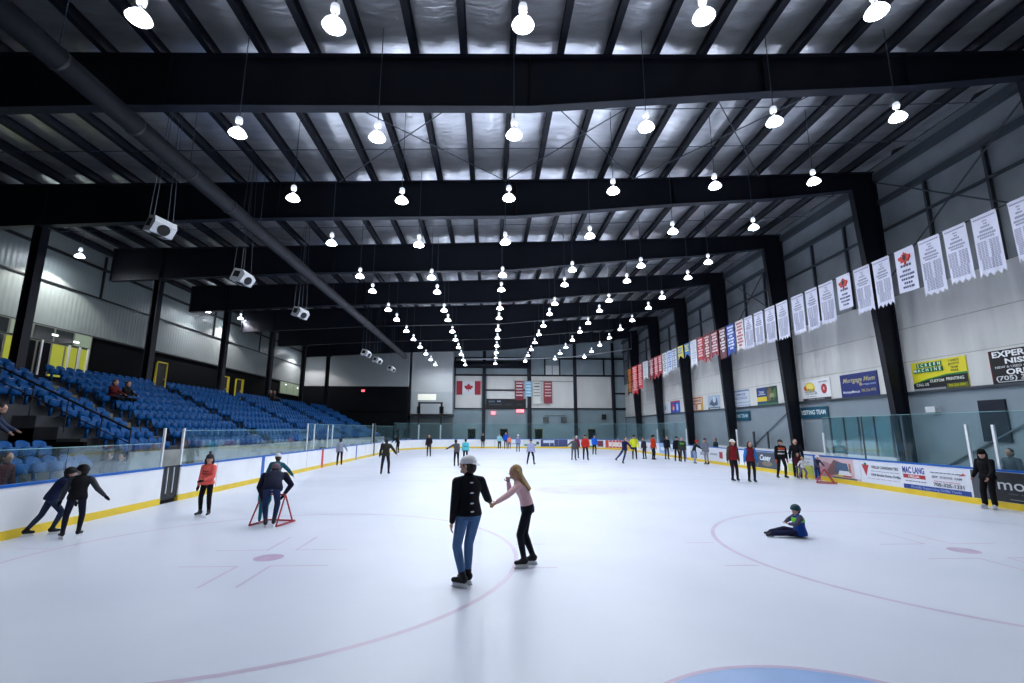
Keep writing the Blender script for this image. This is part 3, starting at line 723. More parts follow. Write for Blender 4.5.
wsign('blue, yellow and dark green sign beside the third right column', 29.6, 27.2, 4.02, 5.22, '28403c',
      [('r', 0, .0, 1.2, 1.2, '24407c'), ('r', 0, .24, 1.2, .56, 'e0c838'), ('t', 'TEAM', .6, .86, .24, {'bold': .02}, 'c8d0e0'), ('d', .15, .66, 1.05, .78, 1, 'c8d0e0'), ('r', 0, 0, 2.4, .1, '3c8058'), ('p', [(1.3, .2), (1.7, .3), (1.9, .9), (1.6, 1.15), (1.3, .9)], '6a6040'), ('p', [(1.9, .25), (2.3, .5), (2.3, 1.1), (2.0, .9)], '3f7f30'), ('p', [(1.5, .45), (2.1, .5), (2.0, .75), (1.6, .7)], '9a9478')])
wsign('orange and white sign beyond the fourth right column', 40.85, 38.4, 3.98, 5.24, 'c0642c',
      [('r', .15, .72, 2.3, 1.12, 'd8d4cc'), ('t', 'CHIMING', 1.22, .92, .34, {'w': 2.0, 'bold': .03}, 'b05020'), ('r', .3, .1, 1.1, .6, 'd8d4cc'), ('r', 1.3, .1, 2.15, .6, 'e4dccc'), ('t', 'GT', 1.2, .35, .42, {'bold': .03}, 'b05020'), ('r', 2.3, .0, 2.45, 1.24, 'e0c030')])
wsign('grey and blue photo sign close to the fourth right column', 37.3, 35.2, 3.98, 5.2, 'a8bcd0', [('p', [(.2, .5), (.8, .9), (1.3, 1.1), (1.7, .9), (1.8, .4), (1.0, .3)], '48586c'), ('e', 1.2, .85, .3, .26, 'c8d4e0'), ('r', 0, 0, 2.1, .22, '4a5a6c'), ('d', .1, .04, 2, .18, 1, 'd8e0e8')])
wsign('plain white sign with thin blue print on the far right wall', 49.6, 46.9, 3.96, 5.16, 'd0d8e4', [('d', .3, .4, 2.3, .8, 3, '8090c0'), ('e', 2.2, .7, .12, .3, '405080')])
wsign('blue sign with red and yellow patches on the far right wall', 46.0, 43.6, 3.98, 5.22, '2850b0', [('r', 1.5, .1, 2.2, 1.1, '3868d0'), ('e', .7, .6, .35, .4, 'c04050'), ('e', .8, .5, .2, .2, 'e0d070'), ('r', 1.6, .3, 2.0, .9, 'c8d0e8'), ('r', 0, 1.1, 2.4, 1.24, 'b03848')])
tag(MB().box(XR-.04, 13.32, 1.9, XR+.05, 14.3, 3.46).build('notice_board', mat('dark_notice_board', (0.012, .016, .03), .3)), 'tall dark board on the lower right wall under the black sign', 'board')
wb = tag(MB().box(XR-.25, 15.9, 3.07, XR+.05, 16.35, 3.32).build('wall_heater', WHITEM), 'small white box unit on the right wall below the yellow sign', 'wall unit')
m = MB(); m.tube((XR-.02, 17.1, 0.3), (XR-.02, 10, 4.0), .035, 6); m.tube((XR-.02, 32.4, 0.3), (XR-.02, 25.2, 4.0), .035, 6); struct(m.build('trim_4', mat('brace_blue_grey', (.16, .20, .24), .6)), 'slanting brace rods on the lower right wall')
m = MB(); m.box(XR-.3, 30.0, 1.0, XR-.2, 30.15, 2.2); m.box(XR-.3, 28.3, 1.0, XR-.2, 28.4, 2.2)
struct(m.build('trim_5', GIRT), 'dark wall pipes beside the home bench')
# second glass behind the benches
g2 = empty('bench_glass', (0, 0, 0), 0, 'teal tinted glass screen behind the visiting bench', 'glass')
for y in (16.9, 17.85, 18.8, 19.75): MB().box(14.9, y+.02, 1.2, 14.92, y+.93, 2.93).build('glass_pane', GLASS2, g2)
for y in (16.9, 17.85, 18.8, 19.75, 20.7): MB().box(14.87, y-.03, 1.15, 14.95, y+.03, 2.95).build('glass_post', GALV, g2)
tag(MB().box(14.85, 16.8, 0, 14.98, 33.5, 1.15).build('bench_wall', WHITE_B), 'low white wall behind the players benches', 'wall')
tag(MB().box(13.6, 20.5, .35, 14.0, 25.2, .45).box(13.7, 20.8, 0, 13.9, 20.9, .35).box(13.7, 24.8, 0, 13.9, 24.9, .35).build('team_bench', mat('bench_wood', (.25, .17, .09), .5)), 'long visiting team bench behind the right boards', 'bench')

# ------------------------------------------------------------------ advertising on the boards
def bsign(label, y_left, y_right, bg, items):
    return flatsign('board_advertisement', label, 'advertisement', (HW-.001, y_left, .20), M_RIGHT, y_left-y_right, .87, bg, items, .006)
bsign('blurred pink and grey photo advertisement beside the child with red frame', 19.05, 16.5, 'c8b0b4', [('p', [(0, 0), (.9, 0), (.8, .6), (.3, .7), (0, .4)], 'a88088'), ('p', [(.5, .3), (1.0, .8), (1.5, .7), (1.6, .2), (.6, .1)], '7c5c5c'), ('p', [(1.0, .25), (1.9, .25), (1.8, .68), (1.1, .7)], '48607c'), ('p', [(1.2, .12), (2.0, .12), (1.9, .35), (1.3, .35)], 'd8dce4'), ('r', 1.1, .1, 1.5, .16, 'c8c030'), ('r', 1.5, .1, 2.0, .16, 'b03830'), ('r', .9, .0, 2.3, .07, '5c5c60'), ('r', 2.2, .08, 2.55, .87, 'd4d6e0'), ('r', 1.9, .3, 2.0, .68, '9a6a50')])
bsign('white store advertisement with red triangle on the right boards', 16.45, 14.5, 'd8dce6', [('p', [(.04, .72), (.42, .72), (.24, .26)], 'b03038'), ('e', .24, .74, .07, .06, '1c7048'), ('t', 'ORILLIA CANADIAN TIRE', 1.2, .64, .16, {'w': 1.3, 'bold': .02}, '40444c'), ('d', .5, .46, 1.9, .52, 1, '9498a4'), ('t', '1029 Brodie Drive, Orillia', 1.2, .34, .14, {'w': 1.4, 'bold': .01}, '404450'), ('d', .2, .16, 1.85, .22, 1, 'b4a8b4')])
bsign('white truck dealer advertisement with blue and red lettering', 14.45, 11.85, 'dcdfe8', [('t', 'MAC LANG', .5, .66, .30, {'w': .92, 'bold': .04}, '2c3c90'), ('r', .05, .38, .98, .52, 'a83038'), ('t', 'ORILLIA', .5, .45, .13, {'bold': .02}, 'e8d8d8'), ('d', .1, .24, .98, .32, 1, '7c8090'), ('r', .02, .0, 2.58, .16, '24408c'), ('t', 'Proudly Supporting Orillia Youth', 1.3, .08, .12, {'w': 1.9}, '90a4d4'), ('d', 1.15, .64, 2.3, .70, 1, '606878'), ('p', [(2.25, .62), (2.5, .66), (2.4, .72)], 'b84048'), ('t', 'JEEP  DODGE  RAM', 1.8, .52, .10, {'w': 1.1}, '50586c'), ('d', 1.2, .36, 2.3, .40, 1, 'c07880'), ('t', '705-325-1331', 1.85, .26, .16, {'w': 1.1, 'bold': .02}, '404450')])
bsign('black advertisement with white handwriting behind the skater in black', 11.8, 7.3, '24262c', [('r', 0, .0, .5, .87, '4a5058'), ('t', 'moburn', 1.75, .50, .46, {'w': 1.9, 'bold': .004}, 'd8dce0'), ('d', 1.0, .22, 3.4, .28, 1, '505860'), ('r', 1.1, .08, 4.2, .10, '8c9098')])
bsign('white and yellow green advertisement left of the blue line stripe', 21.5, 19.5, 'd4dae2', [('r', 0, 0, 2.0, .42, 'b8c050'), ('d', .2, .5, 1.8, .8, 2, '9aa4b4')])
bsign('dark grey advertisement with white script behind the maroon skaters', 25.6, 22.2, '444c58', [('t', 'Casey', 2.0, .56, .42, {'shear': .3, 'bold': .03, 'w': 1.1}, 'dce4ec'), ('e', 2.2, .25, .5, .14, '7c7468'), ('r', 0, 0, .2, .87, '6c7884')])
def ad_strip(label, sa, sb, bg, blocks):
    e = empty('board_advertisement', (0, 0, 0), 0, label, 'advertisement')
    m = MB(); ringstrip(m, sa, sb, -.004, 0, .2, 1.07); m.build('panel', cm(bg), e)
    for (u0, u1, z0, z1, c) in blocks:
        m = MB(); L_ = sb-sa; ringstrip(m, sb-u1*L_, sb-u0*L_, -.008, -.003, .2+z0*.87, .2+z1*.87); m.build('printed_block', cm(c), e)
ad_strip('white advertisement with faint blue print, right boards past the centre stripe', 19.2+2.2, 21.9, 'd0d8e4', [(.2, .8, .4, .6, '7088b8')])
ad_strip('pale advertisement with small red figure on the right boards', 22.5, 25.6, 'd4d8e0', [(.55, .7, .25, .75, 'a83848'), (.1, .45, .45, .6, '98a0b0')])
ad_strip('white and blue advertisement behind the skaters in grey on the right boards', 25.8, 28.6, 'ccd4e0', [(0, .4, .0, .6, '3c5890'), (.6, .9, .35, .6, '8c98ac')])
ad_strip('white advertisement with faint grey print behind the two skaters in black', 30.0, 33.2, 'd4dae4', [(.1, .35, .3, .7, 'a4b4cc'), (.55, .9, .4, .6, 'b0b8c4')])
ad_strip('pale blue advertisement right of the skater in orange red', 33.4, 35.6, '8ca8d0', [(.2, .8, .35, .65, 'd4dce8')])
ad_strip('white advertisement with thin print behind the skater in orange red', 35.8, 40.9, 'd4dae4', [(.1, .4, .4, .6, 'b894a0'), (.5, .9, .35, .55, '9cacc4')])
ad_strip('orange and purple advertisement on the curved far right boards', 43.0, 45.9, '6c4c8c', [(.0, .35, .0, 1, 'dca03c'), (.5, .8, .3, .7, '9888b8')])
ad_strip('red advertisement with white oval logo on the curved far right boards', 46.1, 49.5, 'b84838', [(.15, .85, .2, .75, 'e0d8d4'), (.25, .45, .3, .65, '8a3040'), (.55, .75, .3, .65, '8a3040')])
ad_strip('white advertisement with maroon figure on the far boards', 49.7, 52.2, 'ccdce0', [(.6, .95, .1, .9, '703048'), (.0, .5, .0, .2, '408060')])
ad_strip('white advertisement with round red emblem on the far boards', 52.6, 54.4, 'd4dae0', [(.2, .7, .2, .85, 'a83844'), (.35, .55, .4, .7, 'e0d0d0')])
ad_strip('dark blue photo advertisement on the far boards', 54.6, 58.0, '3c4878', [(.1, .5, .5, .9, 'c8d4e4'), (.0, 1, .0, .12, '24346c')])
ad_strip('pale green edged advertisement on the far boards', 58.1, 60.3, 'd0d8dc', [(.1, .8, .1, .35, '60907c'), (.8, .95, .3, .7, '384858')])
ad_strip('white advertisement with faint grey print on the far boards near centre', 60.4, 62.2, 'd8dee6', [(.1, .9, .3, .5, 'a8b8b8')])

# ------------------------------------------------------------------ banners along the right side
WIREX, WZ = 14.0, 9.53
tag(MB().tube((WIREX, 7.5, WZ), (WIREX, 55.2, WZ), .02, 6).build('banner_cable', BLACKM), 'thin cable carrying the banners along the right side', 'cable')
BN = [(10.12, 9.5, 7.52), (11.3, 10.42, 7.39), (12.35, 11.45, 7.45), (13.39, 12.45, 7.33), (14.49, 13.55, 7.78), (15.66, 14.72, 7.45), (16.76, 15.78, 7.45), (17.86, 16.94, 7.93), (19.11, 18.06, 7.48), (20.18, 19.21, 7.38), (21.37, 20.31, 7.4), (22.77, 21.68, 7.38), (23.96, 22.9, 7.41), (25.18, 24.15, 7.49), (26.34, 25.34, 7.43), (27.51, 26.44, 7.41), (28.76, 27.61, 7.32), (29.9, 28.85, 7.28), (31.19, 30.06, 7.6), (32.37, 31.34, 7.39), (33.59, 32.49, 7.55), (34.92, 33.72, 7.31), (36.16, 35.09, 8.32), (37.6, 36.42, 8.37), (38.97, 37.93, 7.63), (40.18, 39.05, 7.49), (41.5, 40.28, 7.26), (42.69, 41.62, 7.48), (43.87, 42.78, 7.3), (45.43, 44.03, 7.36), (47.45, 45.78, 7.56), (49.29, 47.73, 6.62), (51.46, 49.56, 6.21), (53.54, 51.61, 6.35)]
W = 'd6d8ea'
def leaf_pts(cx, cy, s):
    half = [(0, 1.0), (.14, .72), (.30, .80), (.26, .42), (.48, .62), (.54, .48), (.84, .52), (.76, .34), (.86, .24), (.50, -.10), (.54, -.26), (.08, -.20), (.05, -.62)]
    pts = [(-x, y) for x, y in half[::-1]][:-1] + half
    return [(cx+x*s, cy+y*s) for x, y in pts[::-1]]
def banner(k, y0, y1, zb, bg, ink, style, label):
    wd = y0-y1; ht = WZ-zb
    e = empty('banner', (WIREX, y0, zb), 0, label, 'banner', 'banners on the right side cable'); e.matrix_world = Matrix.Translation((WIREX, y0, zb)) @ M_RIGHT
    n = 28; vs = []; fs = []; nv = 10
    rnd = random.Random(k); ph = rnd.uniform(0, 6); teeth = {'serr': 4, 'swal': 1, 'plain': 0}[style[0]]
    for t_ in (0, 1):
        for j in range(nv+1):
            for i in range(n+1):
                u = i/n
                if teeth == 4: edge = .10*abs(((u*4) % 1)*2-1)
                elif teeth == 1: edge = .34*(1-abs(u*2-1))*min(1, wd)
                else: edge = 0
                if teeth == 4: edge = .15*(1-abs(((u*4) % 1)*2-1))
                yb = edge if teeth else 0
                v = j/nv; y = ht + (yb-ht)*v
                zz = .025*math.sin(u*5+ph)*v + .008*math.sin(u*13+ph*2)*v + (0 if t_ else -.006)
                vs.append((u*wd, y, zz))
    def q(t_, i, j): return t_*(n+1)*(nv+1)+j*(n+1)+i
    for j in range(nv):
        for i in range(n):
            fs.append((q(1, i, j+1), q(1, i+1, j+1), q(1, i+1, j), q(1, i, j))); fs.append((q(0, i, j), q(0, i+1, j), q(0, i+1, j+1), q(0, i, j+1)))
    for i in range(n): fs.append((q(0, i, nv), q(0, i+1, nv), q(1, i+1, nv), q(1, i, nv)))
    MB().add(vs, fs).build('cloth', cm(bg), e)
    MB().box(0, ht-.03, -.02, wd, ht+.02, .02).build('hem_sleeve', cm(bg), e)
    def sz(x, y): u = x/wd; v = (ht-y)/ht; return .025*math.sin(u*5+ph)*v + .008*math.sin(u*13+ph*2)*v + .006
    def strokes(rows, ink_):
        m = MB()
        for (x0, x1, yc, hh, nb) in rows:
            x = x0; g = (x1-x0)/nb
            for b in range(nb):
                a = x+g*b+g*.08; c = x+g*(b+1)-g*.14
                z0 = max(sz(a, yc), sz(c, yc)); m.box(a, yc-hh/2, z0-.004, c, yc+hh/2, z0+.003)
        if m.v: m.build('lettering', cm(ink_), e)
    if style[1] == 'roll':    # title, names in two columns
        rows = [(.06*wd, .94*wd, ht-.10, .05, 10), (.40*wd, .60*wd, ht-.22, .04, 3), (.45*wd, .6*wd, ht-.32, .05, 2), (.32*wd, .68*wd, ht-.42, .06, 5), (.24*wd, .78*wd, ht-.56, .08, 7), (.14*wd, .86*wd, ht-.69, .07, 9), (.22*wd, .78*wd, ht-.79, .06, 7)]
        y = ht-.93
        while y > .62:
            rows += [(.08*wd, .46*wd, y, .032, 3), (.54*wd, .92*wd, y, .032, 3)]; y -= .055
        while y > .22:
            rows += [(.14*wd, .86*wd, y, .032, 6)]; y -= .055
        strokes(rows, ink)
    elif style[1] == 'leaf':
        m = MB().prism(leaf_pts(.5*wd, ht-.46, .33), 0, .045, 'z'); m.build('emblem', cm('c83430'), e)
        m = MB().prism([(.5*wd+.02+.075*math.cos(a*PI/6), ht-.36+.13*math.sin(a*PI/6)) for a in range(12)], 0, .05, 'z'); m.build('emblem', cm('20242c'), e)
        rows = [(.22*wd, .78*wd, ht-.68, .10, 4)]
        for q_, (a, b, nb) in enumerate(((.3, .7, 5), (.12, .88, 8), (.18, .82, 6), (.3, .7, 4), (.22, .78, 6))): rows.append((a*wd, b*wd, ht-.90-.165*q_, .085, nb))
        strokes([r_ for r_ in rows if r_[2] > .1], ink)
    elif style[1] == 'bold':
        rows = []; y = ht-.18; q_ = 0
        while y > .42:
            a, b = ((.12, .88), (.2, .8), (.12, .88), (.3, .7))[q_ % 4]; rows.append((a*wd, b*wd, y, .13, 4 if q_ % 2 else 5)); y -= .21; q_ += 1
        strokes(rows, ink)
    return e
desc = {4: 'white banner with a red leaf emblem, nearest of the two plain bottomed ones', 7: 'white banner with a red leaf emblem, farther of the two plain bottomed ones'}
STY = {}
for k in range(0, 16): STY[k] = (W, '969ab0', ('serr', 'roll'))
STY[4] = (W, '50587c', ('plain', 'leaf')); STY[7] = (W, '50587c', ('plain', 'leaf'))
STY[15] = ('e0dce0', 'b05058', ('swal', 'bold')); STY[16] = ('2448a0', 'd8e0f0', ('swal', 'bold')); STY[17] = ('5c2430', 'd8d0d4', ('serr', 'bold')); STY[18] = ('8a1c30', 'dccdd0', ('swal', 'bold')); STY[19] = ('90202c', 'e0d4d4', ('swal', 'bold')); STY[20] = ('b82430', 'e0c8cc', ('swal', 'bold')); STY[21] = ('dcdfe8', 'b8c0d0', ('swal', 'bold')); STY[22] = ('3c7cc0', 'e8dc50', ('swal', 'bold')); STY[23] = ('e0d050', '3c70c0', ('swal', 'bold'))
STY[24] = ('d4dce6', '6880b4', ('swal', 'bold')); STY[25] = ('ccd8ea', '6080c0', ('swal', 'bold')); STY[26] = ('d8dce2', '8890a0', ('swal', 'bold')); STY[27] = ('b02838', 'e0c8cc', ('swal', 'bold')); STY[28] = ('b83440', 'e4d0d0', ('swal', 'bold')); STY[29] = ('7c1828', 'dcc8cc', ('swal', 'bold')); STY[30] = ('d4d8dc', 'a8b0b8', ('swal', 'bold')); STY[31] = ('c02430', 'e8c8c8', ('swal', 'bold')); STY[32] = ('c8242c', 'ecd0d0', ('swal', 'bold')); STY[33] = ('141414', 'd87c20', ('swal', 'bold'))
BD = {15: 'white banner with red lettering left of the white roll banners', 16: 'royal blue swallow tailed banner with white lettering', 17: 'dark maroon and white lettered banner left of the blue one', 18: 'maroon swallow tailed banner, right one of two dark red ones', 19: 'maroon swallow tailed banner beside the bright red one', 20: 'bright red banner just right of a plain white one', 21: 'faintly lettered white banner between the yellow and red ones', 22: 'short light blue banner with yellow lettering', 23: 'short yellow banner with blue lettering', 24: 'white banner with blue lettering right of the red group', 25: 'pale blue banner in the middle of three pale ones', 26: 'white banner just right of three red ones', 27: 'red banner, rightmost of three, beside a white one', 28: 'red banner with white lettering, middle of three', 29: 'dark red banner, leftmost of three beyond the fifth column', 30: 'plain white banner between two groups of red ones', 31: 'long red banner beside the plain white one', 32: 'long bright red banner next to the black one', 33: 'black banner with orange lettering, farthest of all'}
BW = {0: 'white serrated banner of names, nearest, cut by the right picture edge', 1: 'white serrated banner of names, second nearest', 2: 'white serrated banner of names, third nearest', 3: 'white serrated banner of names just nearer than the first leaf banner', 5: 'white serrated banner of names, nearer one between the leaf banners', 6: 'white serrated banner of names, farther one between the leaf banners',
      8: 'white serrated banner of names just beyond the second leaf banner', 9: 'white serrated banner of names, second beyond the second leaf banner', 10: 'white serrated banner of names, third beyond the second leaf banner', 11: 'white serrated banner of names beside the wide gap, nearer the far end', 12: 'white serrated banner of names, second past the wide gap', 13: 'white serrated banner of names, third past the wide gap', 14: 'white serrated banner of names right of the red lettered banner'}
for k, (a, b, c) in enumerate(BN):
    bg, ink, sty = STY[k]; banner(k, a, b+.06, c, bg, ink, sty, desc.get(k) or BD.get(k) or BW.get(k))

# ------------------------------------------------------------------ far wall furniture
def fsign(name, label, cat, x0, x1, z0, z1, bg, items, y=YF-.1): return flatsign(name, label, cat, (x0, y, z0), M_FAR, x1-x0, z1-z0, bg, items)
fsign('flag', 'red and white maple leaf flag on a white panel of the far wall', 'flag', -7.35, -4.0, 7.05, 8.95, 'dcdee4', [('r', 0, 0, .82, 1.9, '9c1c30'), ('r', 2.53, 0, 3.35, 1.9, '9c1c30'), ('p', leaf_pts(1.675, .88, .72), 'b01c30')])
sb = fsign('scoreboard', 'wide black scoreboard on the far wall', 'scoreboard', -3.2, 2.3, 5.25, 6.5, '08090c', [('r', .4, .35, 2.2, .55, '384048'), ('r', .3, .75, 1.2, 1.0, '4c5c70'), ('r', 1.5, .8, 2.0, 1.0, '8090a8'), ('r', 2.6, .3, 3.6, .6, '202830'), ('r', 4.2, .3, 5.0, .6, '202830')])
sb['label'] = 'wide black scoreboard on the far wall'
REDL = emis('exit_sign_red', (1.0, 0.02, 0.05), 1.6, False)
def exit_sign(x0, x1, z0, z1, y, label):
    e = empty('exit_sign', (x0, y, z0), 0, label, 'exit sign'); e.matrix_world = Matrix.Translation((x0, y, z0)) @ M_FAR
    MB().box(0, 0, 0, x1-x0, z1-z0, .06).build('lit_panel', REDL, e)
    v, f = text_mesh('EXIT', (z1-z0)*.9, .02); MB().add([(q[0]+(x1-x0)/2, q[1]+(z1-z0)/2, q[2]+.065) for q in v], f).build('lettering', cm('f0d0d0'), e)
exit_sign(1.0, 2.0, 4.65, 5.05, YF-.12, 'red lit exit sign under the black scoreboard')
exit_sign(-2.5, -1.95, 4.35, 4.75, YF-.12, 'small red lit exit sign right of the flag post')
exit_sign(-19.3, -18.9, 7.1, 7.35, 58.99, 'small red light on the black wall at the stand end')
for x0, x1, z0, z1, bg, ink, lab in ((-3.2+2.55+1.4, 1.95, 6.3, 8.95, '7a2434', 'd8c8cc', 'maroon banner on the far wall, left of the pale blue one'), (2.15, 3.1, 6.8, 8.95, '7cb0d0', 'd8e8f0', 'pale blue banner on the far wall across the dark post'), (3.25, 4.35, 5.85, 8.9, 'd4d6d2', '606468', 'white banner with dark lettering on the far wall'), (4.75, 5.95, 5.9, 8.9, '8c3440', 'd8c4c4', 'maroon banner on the far wall, right of the white one')):
    wd, ht = x1-x0, z1-z0
    it = [('p', [(0, .4), (.1*wd, 0), (.5*wd, .4), (.9*wd, 0), (wd, .4), (wd, .5), (0, .5)], bg)]
    for q_ in range(5): it.append(('d', .1*wd, ht-.45-.42*q_, .9*wd, ht-.12-.42*q_, 1, ink) if q_ != 1 else ('r', .15*wd, ht-.8, .85*wd, ht-.6, ink))
    e = flatsign('banner', lab, 'banner', (x0, YF-.42, z0), M_FAR, wd, ht, bg, [i_ for i_ in it[1:] ], .02, 'banners on the far wall')
tag(MB().box(.6, YF-.42, 8.93, 9.1, YF-.36, 8.99).build('banner_rod', BLACKM), 'thin rod carrying the four banners on the far wall', 'rod')
fw = struct(MB().box(4.95, YF-.1, 9.9, 7.15, YF+.05, 11.2).build('window_2', mat('pale_window', (.62, .66, .68), .4)), 'pale square window high on the far wall')
MB().box(6.0, YF-.13, 9.9, 6.08, YF-.1, 11.2).build('window_bar', GIRT, fw)
for i, x in enumerate((-5.65, -1.25, 3.55, 10.95)):
    d = struct(MB().box(x, YF-.05, 0, x+1.0, YF+.05, 2.35).build('door_%d' % (i+4), BLACKW), 'dark door in the far wall')
    MB().box(x-.1, YF-.08, 0, x, YF+.05, 2.45).box(x+1.0, YF-.08, 0, x+1.1, YF+.05, 2.45).box(x-.1, YF-.08, 2.35, x+1.1, YF+.05, 2.45).build('door_frame', mat('ochre_frame', (.22, .20, .09), .5), d)
    MB().box(x+.85, YF-.09, 1.0, x+.9, YF-.05, 1.15).build('door_handle', ALU, d)
for x, z, lab in ((4.7, 3.35, 'left'), (7.2, 3.35, 'middle')):
    tag(MB().box(x, YF-.25, z, x+.75, YF+.04, z+.65).build('wall_unit', mat('dark_grey_unit', (.08, .1, .1), .5)), 'dark square unit on the far wall, %s of three' % lab, 'wall unit', 'square units on the far wall')
tag(MB().box(12.9, YF-.25, 3.7, 13.5, YF+.04, 4.4).build('wall_unit', BLACKM), 'dark square unit on the far wall, right one of three', 'wall unit', 'square units on the far wall')
m = MB(); m.tube((-8.2, YF-.95, 11.15), (2.45, YF-.95, 11.15), .50, 20); tag(m.build('round_duct', STEEL, None, True), 'thick black round duct across the upper far wall', 'duct')
for x in (-7, -1.5): pass
m = MB(); P = [(-6, 52.5, 10.5), (-1.5, 52.4, 10.55), (3, 52.2, 10.6), (6.8, 52, 10.78), (10.4, 52, 11.25), (14.2, 52, 11.85)]; m.path(P, .045, 6)  # pale curved line across the far end, modelled as a thin tube
for q_ in P: m.tube(q_, (q_[0], q_[1], interp(TOP, q_[0])+.25), .01, 4)
tag(m.build('overhead_tube', ALU), 'thin pale tube curving across the far end below the roof', 'pipe')
m = MB(); m.tube((7.9, YF-.1, 4.2), (4.9, YF-.1, 4.2), .04, 6); struct(m.build('trim_6', GIRT), 'thin pipe on the lower far wall')
# ------------------------------------------------------------------ people
TS = bpy.data.scenes.new('remesh_tmp')
class Sh(MB):
    def cap(s, p0, p1, r0, r1=None, n=12):
        r1 = r0 if r1 is None else r1
        p0 = Vector(p0); p1 = Vector(p1); d = p1-p0
        if d.length < 1e-5: d = Vector((0, 0, 1e-4))
        d = d.normalized(); a = d.orthogonal().normalized(); b = d.cross(a); vs = []; rings = []
        K = 3
        for i in range(K+1): t_ = -PI/2+PI/2*i/K; rings.append((p0+d*r0*math.sin(t_), r0*max(math.cos(t_), .02)))
        for i in range(K+1): t_ = PI/2*i/K; rings.append((p1+d*r1*math.sin(t_), r1*max(math.cos(t_), .02)))
        for c, r in rings:
            for i in range(n): t_ = 2*PI*i/n; vs.append(c+a*math.cos(t_)*r+b*math.sin(t_)*r)
        m = len(rings); fs = [tuple(range(n))[::-1], tuple(range((m-1)*n, m*n))]
        for j in range(m-1):
            for i in range(n): fs.append((j*n+i, j*n+(i+1) % n, (j+1)*n+(i+1) % n, (j+1)*n+i))
        return s.add(vs, fs)
    def ell(s, c, r, M=None, n=14, m=9, zmin=-1.0):
        c = Vector(c); vs = []; rings = []
        for j in range(m+1):
            t_ = -PI/2 + PI*j/m; z = max(math.sin(t_), zmin); q = max(math.cos(t_), .03)
            for i in range(n):
                a = 2*PI*i/n; v = Vector((r[0]*q*math.cos(a), r[1]*q*math.sin(a), r[2]*z)); vs.append(c+(M @ v if M else v))
        fs = [tuple(range(n))[::-1], tuple(range(m*n, (m+1)*n))]
        for j in range(m):
            for i in range(n): fs.append((j*n+i, j*n+(i+1) % n, (j+1)*n+(i+1) % n, (j+1)*n+i))
        return s.add(vs, fs)
    def loft(s, secs, n=20):   # (center, ax, ay, rx, ry)
        vs = []
        for c, ax, ay, rx, ry in secs:
            for i in range(n):
                t_ = 2*PI*i/n; ct, st_ = math.cos(t_), math.sin(t_)
                vs.append(Vector(c) + ax*(rx*ct) + ay*(ry*st_))
        m = len(secs); fs = [tuple(range(n))[::-1], tuple(range((m-1)*n, m*n))]
        for j in range(m-1):
            for i in range(n): fs.append((j*n+i, j*n+(i+1) % n, (j+1)*n+(i+1) % n, (j+1)*n+i))
        return s.add(vs, fs)
    def fuse(s, name, m, parent, vox, smooth=4, label=None, kind=None):
        me = bpy.data.meshes.new(name); me.from_pydata(s.v, [], s.f); me.update()
        o = bpy.data.objects.new(name, me); TS.collection.objects.link(o)
        r = o.modifiers.new('r', 'REMESH'); r.mode = 'VOXEL'; r.voxel_size = vox; r.use_smooth_shade = True
        sm = o.modifiers.new('s', 'SMOOTH'); sm.factor = .5; sm.iterations = smooth
        with bpy.context.temp_override(scene=TS, view_layer=TS.view_layers[0]):
            dg = bpy.context.evaluated_depsgraph_get(); dg.update()
        out = bpy.data.meshes.new_from_object(o.evaluated_get(dg)); out.name = name
        bpy.data.objects.remove(o); bpy.data.meshes.remove(me)
        out.polygons.foreach_set('use_smooth', [True]*len(out.polygons))
        ob = bpy.data.objects.new(name, out); COL.objects.link(ob); out.materials.clear(); out.materials.append(m); ob.parent = parent
        if label: ob['label'] = label
        return ob
def cloth(h, rough=.85):
    k = 'cloth_'+h
    return MATS.get(k) or mat(k, C(h), rough, bump=.5, bscale=14, var=.12, vscale=5, spec=.2)
SKIN = mat('skin', (0.48, 0.27, 0.20), .5, spec=.35)
def hair_m(h): return MATS.get('hair_'+h) or mat('hair_'+h, C(h), .55, bump=.6, bscale=60, stretch=(1, 1, .15), var=.35, vscale=14)
EYE = mat('eye_dark', (.02, .015, .015), .2); LIP = mat('lip', (.36, .12, .11), .5)
def aim(a, b, side=1):
    a, b = R(a), R(b); return Vector((side*math.sin(b), math.sin(a)*math.cos(b), -math.cos(a)*math.cos(b)))
def ik(p, q, l1, l2, hint):
    d = q-p; D = min(d.length, (l1+l2)*.998); u = d.normalized()
    x = (l1*l1-l2*l2+D*D)/(2*D); h_ = math.sqrt(max(l1*l1-x*x, 0))
    hn = (hint-u*hint.dot(u)); hn = hn.normalized() if hn.length > 1e-5 else u.orthogonal()
    return p+u*x+hn*h_, p+u*D
